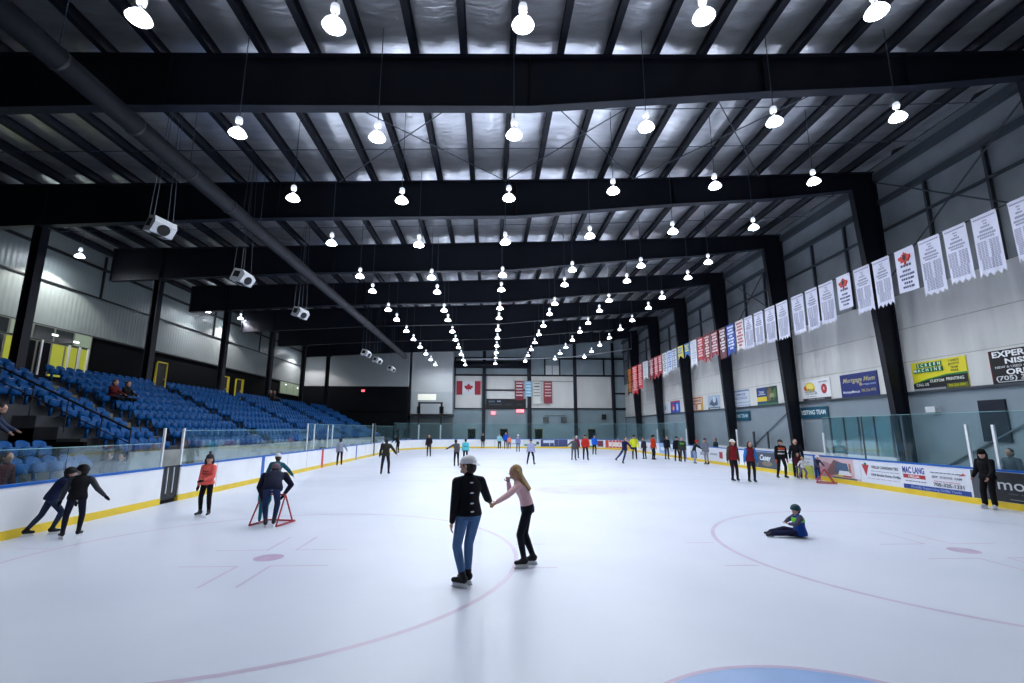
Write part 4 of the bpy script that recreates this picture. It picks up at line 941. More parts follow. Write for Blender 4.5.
def person(label, x, y, rz, H, top=None, legs=None, hat=None, hair='3a2a1c', hairstyle='short', skate='14141a', gloves=None, lean=4, side=0, twist=0,
           head=(0, 0), feet=((-.075, 0, 0, 0), (.075, 0, 0, 0)), armL=(5, 8, 15, 4), armR=(5, 8, 15, 4), sleeve=None, vox=.02, build=1.0, hem=.0, crouch=0.0,
           hipz=None, face=True, long_coat=False, stripes=None, skirt=None, knee=None, group=None, coat_loose=1.0, hood=None, blades=True, z0=0.0, scarf=None):
    """feet: (x, y, lift, yaw) as fractions of H; arms (upper fwd, out, fore fwd, out) degrees or ('ik', Vector, hint)"""
    e = empty('person', (x, y, z0), R(rz), label, 'person', group)
    V = Vector; near = vox < .012
    ank = (.045*H+.062) if blades else .045*H
    up = V((math.sin(R(side)), math.sin(R(lean))*math.cos(R(side)), math.cos(R(lean))*math.cos(R(side))))
    upm = (V((0, 0, 1))*.55+up*.45).normalized()
    F = [V((fx*H, fy*H, ank+lf*H)) for fx, fy, lf, yw in feet]
    LL = .245*H
    if hipz is None:
        hz = 9
        for sgn, f in zip((-1, 1), F):
            hd = (f.xy-V((sgn*.055*H, 0))).length
            if True: hz = min(hz, f.z + math.sqrt(max((LL*2*.992)**2-hd*hd, .01))) if f.z < ank+.2*H else hz
        hz -= crouch*H
    else: hz = hipz
    pel = V((0, 0, hz+.02*H)); hips = [V((s_*.055*H, 0, hz)) for s_ in (-1, 1)]
    L_ = .29*H
    def spine(t_): return pel + upm*(L_*t_) + (up-upm)*(L_*t_*t_)
    chest = spine(.875); neck = spine(1.0); fw = V((0, 1, 0)); rt = V((1, 0, 0))
    tw = Matrix.Rotation(R(twist), 3, 'Z')
    def frame_at(t_):
        u = (upm + (up-upm)*(2*t_)).normalized(); r_ = tw @ rt if t_ > .45 else rt
        r_ = (r_-u*r_.dot(u)).normalized(); return u, r_, u.cross(r_)
    u1, r1, f1 = frame_at(.95)
    sh = [chest + r1*(s_*.104*H*build) + u1*.005*H for s_ in (-1, 1)]
    hp, hy = head
    Mh = Matrix.Rotation(R(rz*0+hy), 3, 'Z') @ Matrix.Rotation(R(-(lean*.45+hp)), 3, 'X')
    hup = Mh @ V((0, 0, 1)); hfw = Mh @ V((0, 1, 0)); hrt = Mh @ V((1, 0, 0))
    hb = neck + u1*.030*H + hup*.010*H; hc = hb + hup*.060*H + hfw*.008*H
    hr = .067*H if H > 1.45 else .067*H+.012*(1.45-H)/.45
    arms = []
    for i, (s_, A) in enumerate(((-1, armL), (1, armR))):
        if A[0] == 'ik': el, wr = ik(sh[i], V(A[1]), .170*H, .152*H, V(A[2]))
        else: el = sh[i] + aim(A[0], A[1], s_)*.170*H; wr = el + aim(A[2], A[3], s_)*.152*H
        arms.append((sh[i], el, wr))
    kn = []
    for i, s_ in enumerate((-1, 1)):
        yw = R(feet[i][3]); h_ = V((-math.sin(yw)+s_*.1, math.cos(yw), .15)) if knee is None else V(knee)
        k_, a_ = ik(hips[i], F[i], LL, LL, h_); kn.append((hips[i], k_, a_))
    # ---- body: one continuous skin surface
    def torso(m, inf, t0=-.12, t1=1.0, flare=0.0):
        T = [(-.16, .080, .062), (0, .090, .066), (.2, .082, .060), (.42, .074, .055), (.7, .090, .062), (.86, .090, .056), (.95, .066, .047), (1.02, .042, .040), (1.08, .034, .034)]
        secs = []; n_ = 14
        for i in range(n_+1):
            t_ = t0+(t1-t0)*i/n_
            rx = interp([(a, b) for a, b, c in T], t_)*H*build + inf; ry = interp([(a, c) for a, b, c in T], t_)*H*build + inf
            if flare and t_ < .3: rx += flare*(.3-t_); ry += flare*(.3-t_)
            u, r_, f_ = frame_at(max(0, min(1, t_))); secs.append((spine(t_), r_, f_, rx, ry))
        m.loft(secs)
    b = Sh(); torso(b, 0, -.16, 1.06)
    b.cap(neck-u1*.02*H, hb+hup*.02*H, .033*H, .031*H)
    b.ell(hc+hup*.008*H, (hr*.80, hr*.98, hr*1.02), Mh); b.ell(hc-hup*.030*H+hfw*.012*H, (hr*.62, hr*.72, hr*.72), Mh)
    if face:
        b.cap(hc+hfw*hr*.90+hup*.006*H, hc+hfw*hr*1.03-hup*.013*H, .0055*H, .0078*H, 8)
        b.cap(hc+hfw*hr*.86-hup*.048*H, hc+hfw*hr*.86-hup*.050*H, .014*H, .013*H, 8)
        b.cap(hc+hfw*hr*.80+hup*.018*H-hrt*.022*H, hc+hfw*hr*.80+hup*.018*H+hrt*.022*H, .012*H, .012*H, 8)
        for s_ in (-1, 1): b.ell(hc+hrt*(s_*hr*.84)-hup*.004*H-hfw*.004*H, (.006*H, .013*H, .020*H), Mh)
    for i in (0, 1):
        s_, el, wr = arms[i]
        b.cap(neck-u1*.012*H, s_+u1*.006*H, .034*H, .026*H)
        b.cap(s_, el, .030*H*build, .023*H); b.cap(el, wr, .023*H, .0155*H)
        d = (wr-el).normalized(); sg = (-1, 1)[i]
        pn = d.cross(V((0, 1, .2))).normalized() if abs(d.y) < .9 else V((0, 0, 1)); sd = d.cross(pn).normalized()  # pn palm normal, sd across the palm
        if sd.y < 0: sd = -sd
        hl = .102*H; pc = wr+d*hl*.28
        Mp = Matrix((sd, pn, d)).transposed()
        b.ell(pc, (.022*H, .011*H, .030*H), Mp)
        fr = .0052*H
        cur = -pn*sg if (-pn*sg).dot(V((-sg, 0, 0))) > 0 else pn*sg
        for q in range(4):
            o_ = (-1.5+q)*.0108*H; ln = hl*(.40, .46, .43, .34)[3-q]
            p0 = pc+d*.022*H+sd*o_; p1 = p0+(d*.9+cur*.25).normalized()*ln*.5; p2 = p1+(d*.7+cur*.65).normalized()*ln*.5
            b.cap(p0, p1, fr, fr*.95, 6); b.cap(p1, p2, fr*.95, fr*.8, 6)
        t0_ = pc-d*.012*H+sd*.018*H; t1_ = t0_+(sd*.8+d*.6).normalized()*.022*H; b.cap(t0_, t1_, fr*1.2, fr*1.1, 6); b.cap(t1_, t1_+(d*.9+sd*.2)*.02*H, fr*1.1, fr*.9, 6)
    for i in (0, 1):
        hp_, k_, a_ = kn[i]; b.cap(hp_, k_, .050*H, .034*H); b.cap(k_, k_+(a_-k_)*.35, .033*H, .034*H); b.cap(k_+(a_-k_)*.35, a_, .034*H, .021*H)
        yw = R(feet[i][3]); fd = V((-math.sin(yw), math.cos(yw), 0)); b.cap(a_-V((0, 0, .018*H)), a_+fd*.085*H-V((0, 0, .026*H)), .022*H, .018*H, 8)
    b.fuse('body', SKIN, e, max(vox*.8, .006) if near else vox, 3)
    # ---- clothing
    tv = vox
    if legs:
        m = Sh(); torso(m, .008*H, -.16, .34)
        fat = 1.0 if legs[1] == 'slim' else 1.22
        for i in (0, 1):
            hp_, k_, a_ = kn[i]; d_ = (a_-k_)
            m.cap(hp_+V((0, 0, .01*H)), k_, .056*H*(.5+.5*fat), .040*H*fat); m.cap(k_, k_+d_*.35, .040*H*fat, .038*H*fat); m.cap(k_+d_*.35, k_+d_*.93, .038*H*fat, (.028 if legs[1] == 'slim' else .036)*H*fat)
        m.fuse('trousers', cloth(legs[0]), e, tv, 3)
    if top:
        inf = {'sweater': .010, 'jacket': .018, 'tight': .006, 'coat': .022}[top[1]]*H*coat_loose
        t0 = {'sweater': -.05, 'jacket': -.14, 'tight': .10, 'coat': -.75}[top[1]] + hem
        m = Sh(); 
        if t0 < -.16:   # long coat: torso plus skirt down the thighs
            torso(m, inf, -.16, .99)
            kmid = (kn[0][1]+kn[1][1])/2; c0 = spine(-.1); mm = c0+(kmid-c0)*min(1, (-.16-t0)/.75)
            m.loft([(spine(.05), rt, fw, .105*H*build+inf*.5, .085*H*build+inf*.5), (c0, rt, fw, .108*H*build+inf*.6, .088*H+inf*.6), (mm, rt, fw, .118*H*build+inf*.6, .095*H+inf*.6)])
        else: torso(m, inf, t0, 1.03, .03*H if top[1] != 'tight' else 0)
        m.cap(neck-u1*.01*H, neck+u1*.035*H, .040*H+inf*.3, .036*H+inf*.2)
        sm_ = Sh(); tgt = sm_ if sleeve else m
        for i in (0, 1):
            s_, el, wr = arms[i]; m.cap(neck-u1*.010*H, s_+u1*.004*H, .036*H+inf*.35, .029*H+inf*.5); k_ = .0 if top[1] == 'tight' else .006*H
            tgt.cap(s_, el, .033*H*build+inf*.55, .027*H+inf*.5+k_*.4); tgt.cap(el, el+(wr-el)*.94, .027*H+inf*.5+k_*.5, .020*H+inf*.4)
        m.fuse('top' if top[1] != 'coat' else 'coat', cloth(top[0]), e, tv, 3)
        if sleeve: sm_.fuse('sleeves', cloth(sleeve), e, tv, 3)
        if stripes:
            for (ta, tb, hx) in stripes:
                m = Sh(); torso(m, inf+.004*H, ta, tb); m.build('stripe', cloth(hx), e)
        if hood:
            m = Sh(); m.ell(neck-hfw*.035*H+u1*.03*H, (.06*H, .045*H, .04*H), Mh); m.fuse('hood', cloth(hood), e, tv, 3)
    if scarf:
        m = Sh(); m.ell(hb-hup*.005*H, (.052*H, .055*H, .022*H), Mh); m.fuse('scarf', cloth(scarf), e, tv, 2)
    # hair
    hm = hair_m(hair)
    if hairstyle != 'none':
        m = Sh()
        if hairstyle in ('short', 'long', 'bob'):
            m.ell(hc+hup*.016*H-hfw*.012*H, (hr*.90, hr*.98, hr*1.00), Mh)
            m.ell(hc-hfw*.030*H-hup*.015*H, (hr*.78, hr*.72, hr*.85), Mh)
        if hairstyle == 'long':
            for q in range(7):
                a = (q-3)/3; p0 = hc-hfw*(.040-.022*abs(a))*H+hrt*(a*.85*hr)+hup*.01*H
                u9, r9, f9 = frame_at(.9); p1 = neck+u9*.0-f9*(.062-.012*abs(a))*H+r9*(a*.055*H); u5, r5, f5 = frame_at(.55); p2 = spine(.60)-f5*.078*H+r5*(a*.035*H)
                m.cap(p0, p1, .024*H, .022*H, 8); m.cap(p1, p2, .022*H, .012*H, 8)
        if hairstyle == 'bob':
            for q in range(7):
                a = (q-3)/3; p0 = hc-hfw*(.036-.030*abs(a))*H+hrt*(a*.85*hr); m.cap(p0, p0-V((0, 0, .075*H)), .022*H, .020*H, 8)
        m.fuse('hair', hm, e, vox*.8 if near else vox, 3)
    if face and vox <= .02:
        m = Sh()
        for s_ in (-1, 1): m.ell(hc+hfw*hr*.865+hup*.007*H+hrt*(s_*.019*H), (.0062*H, .005*H, .0042*H), Mh)
        m.build('eyes', EYE, e, True)
        m = Sh(); m.cap(hc+hfw*hr*.885-hup*.031*H-hrt*.010*H, hc+hfw*hr*.885-hup*.031*H+hrt*.010*H, .0038*H, .0038*H, 6); m.build('mouth', LIP, e, True)
    if hat:
        kind, hx = hat; m = Sh()
        if kind == 'cap':      # baseball cap, peak forward (or backward)
            m.ell(hc+hup*.026*H-hfw*.009*H, (hr*.98, hr*1.10, hr*.94), Mh, zmin=-.15)
            m.loft([(hc+hup*.027*H+hfw*hr*.55, hrt, hup, hr*.80, .005*H), (hc+hup*.022*H+hfw*hr*1.2, hrt, hup, hr*.72, .005*H), (hc+hup*.012*H+hfw*hr*1.72, hrt, hup, hr*.40, .004*H)])
        elif kind == 'backcap':
            m.ell(hc+hup*.026*H-hfw*.009*H, (hr*.98, hr*1.10, hr*.94), Mh, zmin=-.15)
            m.loft([(hc+hup*.022*H-hfw*hr*.55, hrt, hup, hr*.80, .006*H), (hc+hup*.010*H-hfw*hr*1.2, hrt, hup, hr*.72, .006*H), (hc-hup*.002*H-hfw*hr*1.62, hrt, hup, hr*.40, .005*H)])
        elif kind in ('beanie', 'pompom'):
            m.ell(hc+hup*.034*H-hfw*.004*H, (hr*.96, hr*1.08, hr*1.02), Mh, zmin=-.25)
            m.ell(hc+hup*.022*H-hfw*.004*H, (hr*1.02, hr*1.14, hr*.24), Mh)
        elif kind == 'helmet':
            m.ell(hc+hup*.024*H, (hr*1.10, hr*1.26, hr*1.10), Mh, zmin=-.2); m.ell(hc+hup*.006*H-hfw*.02*H, (hr*1.10, hr*1.02, hr*.55), Mh)
        m.fuse({'cap': 'cap', 'backcap': 'cap', 'beanie': 'knit_hat', 'pompom': 'knit_hat', 'helmet': 'helmet'}[kind], cloth(hx, .5 if kind == 'helmet' else .85), e, vox*.8 if near else vox, 2)
        if kind == 'pompom':
            m = Sh(); m.ell(hc+hup*(hr*1.0+.052*H)-hfw*.01*H, (.022*H,)*3); m.build('pompom', cloth(hx), e, True)
    if gloves:
        for i in (0, 1):
            s_, el, wr = arms[i]; d = (wr-el).normalized(); m = Sh()
            m.cap(wr-d*.01*H, wr+d*.035*H, .021*H, .025*H, 10); m.cap(wr+d*.04*H, wr+d*.085*H, .026*H, .017*H, 10)
            m.cap(wr+d*.02*H+V((0, .015*H, 0)), wr+d*.055*H+V((0, .028*H, 0)), .011*H, .010*H, 8)
            m.fuse('glove', cloth(gloves), e, vox, 2)
    # skates
    if skate:
        for i in (0, 1):
            hp_, k_, a_ = kn[i]; yw = R(feet[i][3]); fd = V((-math.sin(yw), math.cos(yw), 0)); sd = V((fd.y, -fd.x, 0)); zz = V((0, 0, 1))
            base = a_-zz*(.045*H); m = Sh(); sk = (k_-a_).normalized()
            m.cap(a_+sk*.045*H, a_, .031*H, .031*H, 10); m.cap(a_-zz*.012*H-fd*.015*H, base+zz*.020*H-fd*.012*H, .030*H, .024*H, 10)
            m.cap(base+zz*.024*H-fd*.015*H, base+zz*.018*H+fd*.085*H, .026*H, .021*H, 10); m.cap(a_-zz*.004*H, base+zz*.022*H+fd*.05*H, .028*H, .023*H, 10)
            bt = m.fuse('boot', cloth(skate, .45), e, min(vox, .016), 2)
            if blades:
                m = MB(); zb = base.z-.002*H
                def P(u, z, w_): return base+fd*u*H+sd*w_+V((0, 0, z-base.z))
                for w_ in (1,):
                    th = .006; pr = [(-.040, zb), (.095, zb), (.085, zb-.026), (.108, zb-.046), (.100, zb-.060), (-.045, zb-.060), (-.052, zb-.046), (-.036, zb-.026)]
                    vs = [P(u, z, -th) for u, z in pr]+[P(u, z, th) for u, z in pr]; n_ = len(pr)
                    fs = [tuple(range(n_)), tuple(range(n_, 2*n_))[::-1]]+[(j, n_+j, n_+(j+1) % n_, (j+1) % n_) for j in range(n_)]
                    m.add(vs, fs)
                m.build('blade', WHITEM if H > 1.2 else ALU, bt).parent = bt
    return e, dict(sh=sh, arms=arms, kn=kn, head=hc, neck=neck, spine=spine, frame=frame_at, up=up, e=e, H=H, rt=rt, fw=fw)

def local(e_xy, rz, wx, wy, wz):
    d = Vector((wx-e_xy[0], wy-e_xy[1], 0)); d.rotate(Euler((0, 0, -R(rz)))); return Vector((d.x, d.y, wz))

# --- the couple in the foreground
mx, my, mrz = -2.96, 4.25, 22
_, J = person('man in black sweater, blue jeans and white backward cap, holding hands in the foreground', mx, my, mrz, 1.84, top=('14151c', 'sweater'), legs=('4a6a92', 'slim'), hat=('backcap', 'e6e4ea'), hair='2a1c14', skate='121217',
     lean=3, head=(2, 48), feet=((-.038, .02, 0, 42), (.030, .085, 0, 36)), armL=(-6, 7, 6, 5), armR=('ik', local((mx, my), mrz, -2.64, 4.72, 1.18), (-.2, -1, -.6)), vox=.009, hem=.0, coat_loose=1.15, build=1.04)
sp_, fr_, He = J['spine'], J['frame'], 1.84
for t_, ry_ in ((.86, .056), (.58, .060), (.30, .062), (.08, .070)):
    u, r_, f_ = fr_(t_); m = Sh(); m.ell(sp_(t_) - f_*(ry_*He*1.04+.0225), (.030, .006, .012), Matrix((r_, f_, u)).transposed()); m.build('emblem', cloth('d0d4dc'), J['e'], True)
wx_, wy_, wrz = -1.97, 5.36, 88
person('young woman with long blonde hair, pale pink top and black leggings, skating bent forward', wx_, wy_, wrz, 1.68, top=('d8b0b4', 'tight'), legs=('10131f', 'slim'), hair='a88a5c', hairstyle='long', skate='18181c', hat=None,
     lean=20, twist=-14, head=(-4, 10), feet=((-.07, .04, 0, 12), (.06, -.06, 0, 5)), armL=('ik', local((wx_, wy_), wrz, -2.52, 4.86, 1.14), (0, -.3, -1)), armR=('ik', (.02, .34, 1.40), (.5, .1, -1)), vox=.009, crouch=.012, coat_loose=1.6, hem=.02)

# --- left side
_, JG = person('girl in salmon orange hoodie and black leggings standing by the left boards', -10.35, 10.4, 168, 1.54, top=('f06a60', 'jacket'), legs=('0c0c12', 'slim'), hat=('pompom', '34323c'), hair='2c1c18', hairstyle='bob', skate='3c3c40', gloves='0e0e12', lean=2, head=(0, 40),
     feet=((-.085, 0, 0, 25), (.085, 0, 0, -10)), armL=(15, 12, 70, -28), armR=(2, 8, 8, 6), vox=.012, hem=-.04)
for t_, w0 in ((.66, .085), (.50, .095)):
    u, r_, f_ = JG['frame'](t_)
    for q in range(5):
        m = Sh(); m.ell(JG['spine'](t_) + f_*(.060*1.54+.0285-.010*abs(q-2)**1.3*.55) + r_*((q-2)*w0*.42), (.014, .007, .022), Matrix((r_, f_, u)).transposed(), 8, 5); m.build('lettering', cloth('3c1c28'), JG['e'])
person('hunched adult in navy coat pushing a red skating frame, seen from behind', -7.98, 8.95, 18, 1.7, top=('12162e', 'jacket'), legs=('1e2c50', 'slim'), hat=('beanie', '6a5a64'), hair='2a2020', skate='2c2c30', gloves='101018', lean=56, head=(-30, 0),
     feet=((-.045, -.03, 0, 15), (.055, .02, 0, -5)), armL=('ik', (-.24, .30, .66), (-1, 0, 0)), armR=('ik', (.26, .34, .72), (1, 0, 0)), vox=.012, crouch=.05, build=1.3)
person('small child in teal snowsuit inside the red skating frame', -8.3, 9.3, 20, 0.95, top=('1c8088', 'jacket'), legs=('1c7c86', 'loose'), hat=('beanie', '2a6a78'), vox=.014, skate='2c3038', lean=12)
def aid(label, x, y, rz, w_=.72, hh=.72, L_=.75, m_=None):
    e = empty('skating_aid', (x, y, 0), R(rz), label, 'skating aid'); mt = m_ or mat('aid_red_paint', (.38, .03, .04), .4)
    for s_ in (-1, 1):
        X = s_*w_/2
        MB().path([(X, -L_/2, .03), (X, L_/2, .03)], .022, 8).build('runner', mt, e)
        MB().path([(X, -L_/2, .03), (X*.9, -.05, hh), (X, L_/2-.1, .03)], .02, 8).build('side_frame', mt, e)
    MB().path([(-w_*.45, -.05, hh), (w_*.45, -.05, hh)], .022, 8).build('handle_bar', mt, e)
    MB().path([(-w_/2, L_/2, .03), (w_/2, L_/2, .03)], .022, 8).build('cross_bar', mt, e)
    return e
aid('red tubular skating frame pushed by the hunched adult', -8.05, 9.3, -12)
person('skater in teal jacket and white hat gliding behind the hunched adult', -9.2, 11.9, 20, 1.52, top=('14505c', 'jacket'), legs=('20242c', 'slim'), hat=('beanie', 'd8dce4'), lean=22, side=4, armR=(30, 40, 20, 35), armL=(20, 20, 20, 15), vox=.016, feet=((-.08, 0, 0, 0), (.09, -.05, 0, -10)))
person('skater in dark navy jacket and blue jeans leaning toward the boards, far left', -12.56, 8.25, -52, 1.5, top=('161c3c', 'jacket'), legs=('223048', 'slim'), hat=('helmet', '16181c'), hair='201814', lean=28, head=(-8, 0), feet=((.0, -.22, .0, 0), (.05, .06, 0, 0)), armL=(40, 5, 30, 5), armR=(35, 8, 20, 5), vox=.012, gloves='101014')
person('skater in black vest with grey sleeves and black helmet beside the leaning one', -11.72, 7.9, 30, 1.46, top=('0c0d12', 'jacket'), legs=('14182a', 'slim'), sleeve='2c3038', hat=('helmet', '0c0c10'), hair='141010', lean=12, side=3, head=(0, 60), feet=((-.10, -.03, 0, 30), (.07, .02, 0, -20)), armL=(5, 22, 5, 12), armR=(-5, 32, 10, 40), gloves='0a0a0e', vox=.012, build=1.08)
person('skater in light grey hoodie and black trousers near the red centre stripe', -12.3, 28.5, 20, 1.66, top=('8c94a4', 'jacket'), legs=('14161c', 'slim'), hair='1c1a1c', lean=6, armR=(25, 28, 10, 30), armL=(5, 8, 8, 4), feet=((-.09, -.05, 0, 10), (.07, .04, 0, 0)), vox=.016)
person('tall skater in dark olive brown jacket striding with arms out, left of centre', -8.05, 22.2, 0, 1.80, top=('2c2824', 'jacket'), legs=('181a24', 'slim'), hair='181414', lean=6, armR=(30, 30, 25, 30), armL=(5, 18, 10, 10), feet=((-.10, -.06, 0, 15), (.09, .05, 0, -10)), vox=.018, build=1.05)
person('dark clothed person leaning on the left boards at the black gate post', -11.7, 45.0, 60, 1.75, top=('0a0b0f', 'jacket'), legs=('0c0d12', 'slim'), lean=26, armL=(50, 5, 40, 5), armR=(45, 5, 40, 5), vox=.026, hair='101010')
person('small child in purple jacket and pale hat by the left boards', -12.1, 40, 40, 1.2, top=('2c2458', 'jacket'), legs=('3878a0', 'slim'), hat=('helmet', 'd8dce8'), vox=.026)
person('skater in dark brown jacket alone in front of the white far left boards', -7.85, 38.5, 175, 1.78, top=('241a20', 'jacket'), legs=('28303c', 'slim'), hair='241818', vox=.026, armL=(10, 12, 60, -10), armR=(8, 12, 20, 0))
person('skater in grey brown jacket with arm stretched left, beside the teal jacket', -4.75, 27.6, 15, 1.62, top=('4c4a50', 'jacket'), legs=('20242c', 'slim'), hair='201c1c', lean=14, side=-4, armL=(30, 55, 20, 60), armR=(20, 10, 20, 5), vox=.022)
person('skater in bright teal jacket with dark backpack straps, left of centre', -4.35, 30.8, 0, 1.6, top=('54b8c4', 'jacket'), legs=('2c3440', 'slim'), hair='403028', stripes=((.35, .42, '16202c'),), vox=.022, lean=8)
person('person in dark clothes standing by the far wall post', -3.5, 56.3, 180, 1.75, top=('20242a', 'jacket'), legs=('181a20', 'slim'), vox=.034)
person('person in pale teal jacket at the far boards near centre', -1.5, 54.6, 180, 1.7, top=('8cc4cc', 'jacket'), legs=('1c2c38', 'loose'), vox=.034, build=1.15, armL=(5, 25, 5, 15))
person('person in royal blue jacket at the far boards between teal and orange', -.75, 54.2, 180, 1.9, top=('1c54c8', 'jacket'), legs=('141820', 'slim'), vox=.034, build=1.1)
person('child in orange jacket at the far boards', -.35, 53.8, 180, 1.5, top=('e88468', 'jacket'), legs=('283058', 'slim'), vox=.034)
person('skater in lavender grey coat and white hat in front of the far advertisements', .25, 46.5, 180, 1.7, top=('8088b0', 'jacket'), legs=('485878', 'slim'), hat=('beanie', 'e0d8e0'), vox=.03)
person('girl in lilac jacket and black leggings with legs apart, mid rink', .1, 29.2, 190, 1.6, top=('a4a8c8', 'jacket'), legs=('16182a', 'slim'), hat=('cap', '2c2c38'), hair='241c1c', feet=((-.14, 0, 0, 20), (.15, 0, 0, -20)), armL=(3, 14, 3, 8), armR=(3, 14, 3, 8), vox=.02)
person('skater in grey jacket reaching left, beside the red jacket group', 3.7, 33.2, 185, 1.64, top=('4c4e54', 'jacket'), legs=('585c64', 'slim'), hat=('beanie', '6c7478'), armR=(20, 50, 10, 55), armL=(5, 10, 5, 5), vox=.024, feet=((-.09, 0, 0, 10), (.09, 0, 0, -10)))
person('skater in maroon coat and pale hat behind the red jacket', 4.35, 35.6, 185, 1.72, top=('64243c', 'jacket'), legs=('1c1c28', 'slim'), hat=('beanie', 'b8bcc4'), vox=.026)
person('tall skater in open red jacket and black hat, mid rink', 4.65, 33.5, 180, 1.84, top=('b42c24', 'jacket'), legs=('202430', 'slim'), hat=('beanie', '14141a'), stripes=((.45, .98, 'b42c24'),), vox=.022, feet=((-.10, 0, 0, 15), (.08, 0, 0, -10)), armL=(5, 14, 25, -10), armR=(5, 14, 25, -5), build=1.06)
person('skater in bright blue jacket in front of the maroon figure advertisement', 7.05, 41.3, 190, 1.75, top=('2460c8', 'jacket'), legs=('1c2030', 'slim'), hat=('beanie', '283858'), vox=.028, feet=((-.06, 0, 0, 0), (.10, .02, 0, -15)), build=1.08)
person('skater in navy jacket and jeans gliding on one leg with yellow gloves', 6.65, 29.8, 200, 1.78, top=('16204a', 'jacket'), legs=('26406c', 'slim'), hair='2c2420', gloves='c8b034', lean=10, feet=((.10, .0, 0, -10), (.26, -.22, .10, -10)), armL=(10, 40, 10, 30), armR=(20, 12, 20, 4), vox=.02)
person('skater in bright yellow jacket and black trousers', 8.6, 34.0, 170, 1.80, top=('c8cc2c', 'jacket'), legs=('14182c', 'slim'), hat=('beanie', '2c2c2c'), vox=.022, build=1.15, armL=(5, 16, 10, 10), armR=(5, 16, 10, 10))
person('skater in dark jacket half hidden behind the orange red jacket', 9.6, 34.6, 120, 1.6, top=('2c2838', 'jacket'), legs=('202430', 'slim'), vox=.026, lean=10)
person('skater in orange red jacket and black helmet turned to the right', 10.0, 33.8, 220, 1.82, top=('d8401c', 'jacket'), legs=('181c28', 'slim'), hat=('helmet', '141418'), vox=.022, build=1.12, feet=((-.08, 0, 0, 0), (.10, .03, 0, 10)))
person('skater in black jacket and dark jeans, left one of two beside the white post', 11.15, 34.0, 190, 1.74, top=('12161e', 'jacket'), legs=('2c3448', 'slim'), hair='2c2824', vox=.022, lean=6)
person('skater in black jacket and black jeans, right one of two beside the white post', 11.1, 31.8, 185, 1.74, top=('12141c', 'jacket'), legs=('181c2c', 'slim'), hat=('cap', '14161c'), vox=.022, feet=((-.09, 0, 0, 10), (.09, 0, 0, -10)), armL=(4, 14, 20, 0), armR=(4, 14, 8, 8))
person('skater in dark jacket with green chest, left of the red hatted one', 11.2, 31.0, 160, 1.70, top=('343c30', 'jacket'), legs=('3c2c34', 'slim'), hair='403020', stripes=((.6, .85, '58a048'),), vox=.024)
person('skater in black vest, grey trousers and red helmet reaching forward', 11.45, 29.6, 250, 1.56, top=('16181c', 'jacket'), legs=('8c98a8', 'loose'), hat=('helmet', 'b02c30'), lean=20, armL=(50, 5, 60, 5), armR=(55, 5, 60, 0), vox=.022)
person('skater in plain grey coat and purple hat facing the red helmet', 12.0, 28.9, 110, 1.66, top=('6c6e7c', 'coat'), legs=('8c8c98', 'slim'), hat=('beanie', '4c3c58'), hem=.45, lean=6, vox=.022)
person('person with black hair standing behind the right boards near the home bench', 13.9, 31.4, 100, 1.7, top=('1c3038', 'jacket'), legs=('1c2028', 'slim'), hair='101014', vox=.026, blades=False)
person('skater in maroon vest with brown sleeves and white cap', 8.5, 18.5, 190, 1.80, top=('7c1c24', 'jacket'), legs=('1c1e24', 'slim'), sleeve='4c3c30', hat=('cap', 'd4ccc4'), hair='6c5438', hairstyle='bob', vox=.015, feet=((-.10, 0, 0, -15), (.07, .03, 0, 10)), armL=(0, 10, 5, 6), armR=(0, 14, 5, 10), build=1.05, hem=-.05)
person('skater in maroon vest with bright blue sleeves and black hair', 9.05, 18.0, 178, 1.72, top=('6c1828', 'jacket'), legs=('1a1c26', 'slim'), sleeve='2c70b8', hair='141216', hairstyle='bob', vox=.015, armL=(0, 15, 3, 6), armR=(0, 15, 3, 8), build=1.0, hem=-.05)
person('skater in black hockey jersey with white and orange bands', 11.5, 19.7, 185, 1.78, top=('101014', 'jacket'), legs=('14161a', 'slim'), hat=('cap', '3c3430'), stripes=((.28, .40, 'd0d0d0'), (.60, .66, 'd0d0d0'), (.72, .9, 'c04828')), vox=.016, feet=((-.10, 0, 0, 10), (.14, .0, 0, -15)), armL=(0, 12, 5, 5), armR=(0, 12, 5, 5), build=1.12, gloves='c8502c')
person('tall man in black jacket bending over two children by the right boards', 12.35, 19.8, 150, 1.82, top=('14161c', 'jacket'), legs=('1a1c24', 'slim'), hair='4c4038', lean=16, vox=.018, armL=(20, 10, 20, 5), armR=(15, 15, 20, 5))
person('child in maroon jacket and grey jeans beside the white jacketed child', 12.2, 19.5, 170, 1.15, top=('4c1c28', 'jacket'), legs=('48506c', 'slim'), hair='2c2020', hairstyle='bob', vox=.015, armL=(10, 20, 10, 10))
person('small child in white jacket and purple mittens with legs apart', 12.28, 19.3, 185, 1.0, top=('d8d8dc', 'jacket'), legs=('7c6c88', 'loose'), hair='b0946c', vox=.013, feet=((-.12, 0, 0, 15), (.22, -.03, 0, -25)), armL=(20, 50, 30, 40), armR=(20, 50, 30, 40), gloves='5c3c80')
person('small child in white helmet and dark jacket holding a red frame by the boards', 12.4, 18.45, 175, 1.1, top=('3c3c54', 'jacket'), legs=('24305c', 'slim'), hat=('helmet', 'd8d4d8'), skate='c060a0', lean=14, armL=(50, 5, 50, 5), armR=(50, 5, 50, 5), vox=.013)
aid('red tubular skating frame in front of the small child with white helmet', 12.3, 17.75, 232, .62, .62, .75)
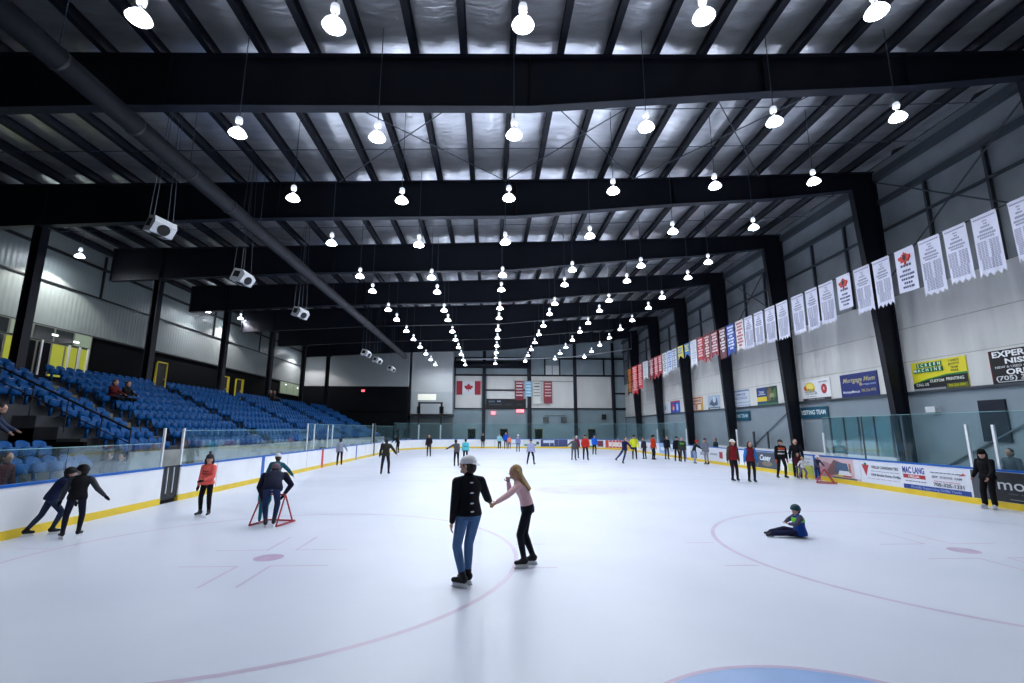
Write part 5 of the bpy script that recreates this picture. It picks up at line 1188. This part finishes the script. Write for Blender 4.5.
# --- the child sitting on the ice
person('child sitting on the ice in blue jacket with lime green shoulder panel and helmet', 4.22, 7.34, 72, 1.24, top=('143c88', 'jacket'), legs=('181c3c', 'loose'), sleeve='48485c', hat=('helmet', '20404c'), hair='201818', lean=4, head=(4, 25), hipz=.075,
     feet=((-.10, .50, -.03, 20), (.10, .47, -.045, -30)), armL=('ik', (-.16, .24, .30), (-1, 0, -.2)), armR=('ik', (.17, .24, .28), (1, 0, -.2)), knee=(0, .2, 1), vox=.011, build=1.34, stripes=((.66, .93, '6cc82c'),), skate='28282c')
# --- the skater in black on the right
person('person in long black hooded coat and black wide trousers standing at the right boards', 12.45, 10.8, 97, 1.66, top=('0a0a0d', 'jacket'), legs=('0b0b0e', 'loose'), hair='08080a', hairstyle='bob', hat=('beanie', '09090b'), lean=5, head=(14, 20), skate='c8ccd4', scarf='09090b', feet=((-.06, .02, 0, 10), (.07, .06, 0, -5)), armL=(12, 8, 40, -5), armR=(10, 8, 40, 0), vox=.011, hem=-.10, build=1.1, coat_loose=1.2)
# --- behind the glass and in the stand
person('person in grey sweater with dark hair behind the glass right of the skater in black', 13.75, 11.15, 100, 1.75, top=('5c6470', 'jacket'), legs=('20242c', 'slim'), hair='1c1a1c', vox=.018, lean=8, blades=False)
person('person in maroon jacket seated behind the near left glass', -14.3, 8.75, -90, 1.75, top=('3c1016', 'jacket'), legs=('14141a', 'slim'), hair='4c3c34', vox=.016, hipz=.95, feet=((-.08, .24, .18, 0), (.08, .24, .18, 0)), lean=12, blades=False, z0=0)
person('child in pink purple jacket seated at the left picture edge', -13.95, 8.2, -95, 1.35, top=('4c1434', 'jacket'), legs=('20141c', 'slim'), hair='6c5848', vox=.016, hipz=.85, feet=((-.08, .24, .2, 0), (.08, .24, .2, 0)), blades=False)
person('man in dark jacket with pale sleeve bending over the near seats', -16.3, 10.2, -60, 1.8, top=('0c0d12', 'jacket'), legs=('101218', 'slim'), sleeve='3c4660', hair='141418', vox=.018, lean=24, blades=False, z0=1.25, armL=(35, 10, 60, 0), armR=(35, 10, 50, 0))
person('dark figure standing in the walkway, left one of the pair', -14.0, 11.75, 170, 1.62, top=('0d0e12', 'jacket'), legs=('0c0c10', 'slim'), hair='0c0c0e', vox=.02, blades=False)
person('figure in pale top standing in the walkway, right one of the pair', -14.0, 12.2, 190, 1.55, top=('8c9098', 'jacket'), legs=('0c0c10', 'slim'), hair='1c1818', vox=.02, blades=False)
def sit(label, row, y, top, hair='2a201c'): 
    person(label, RX[row]-.02, y, -90, 1.7, top=(top, 'jacket'), legs=('101218', 'slim'), hair=hair, vox=.022, z0=RZ[row], hipz=.50, feet=((-.07, .22, 0, 0), (.07, .22, 0, 0)), lean=8, armL=(35, 8, 75, -15), armR=(35, 8, 75, -15), blades=False)
sit('spectator in dark red jacket seated in the stand beside a dark clothed one', 5, 18.2, '5c1c1c')
sit('dark clothed spectator seated in the stand right of the one in red', 5, 18.95, '101216')
sit('spectator with pale face high in the stand, left of the far pair', 8, 38.3, '141418', '5c4840')
sit('spectator with pale face high in the stand, right of the far pair', 8, 39.0, '141418', '5c4840')
person('dark figure watching from behind the left boards beyond the centre stripe', -13.9, 33.5, -90, 1.6, top=('0c0e14', 'jacket'), legs=('0c0e14', 'slim'), hair='0c0c0e', vox=.028, blades=False)

bpy.data.scenes.remove(TS)
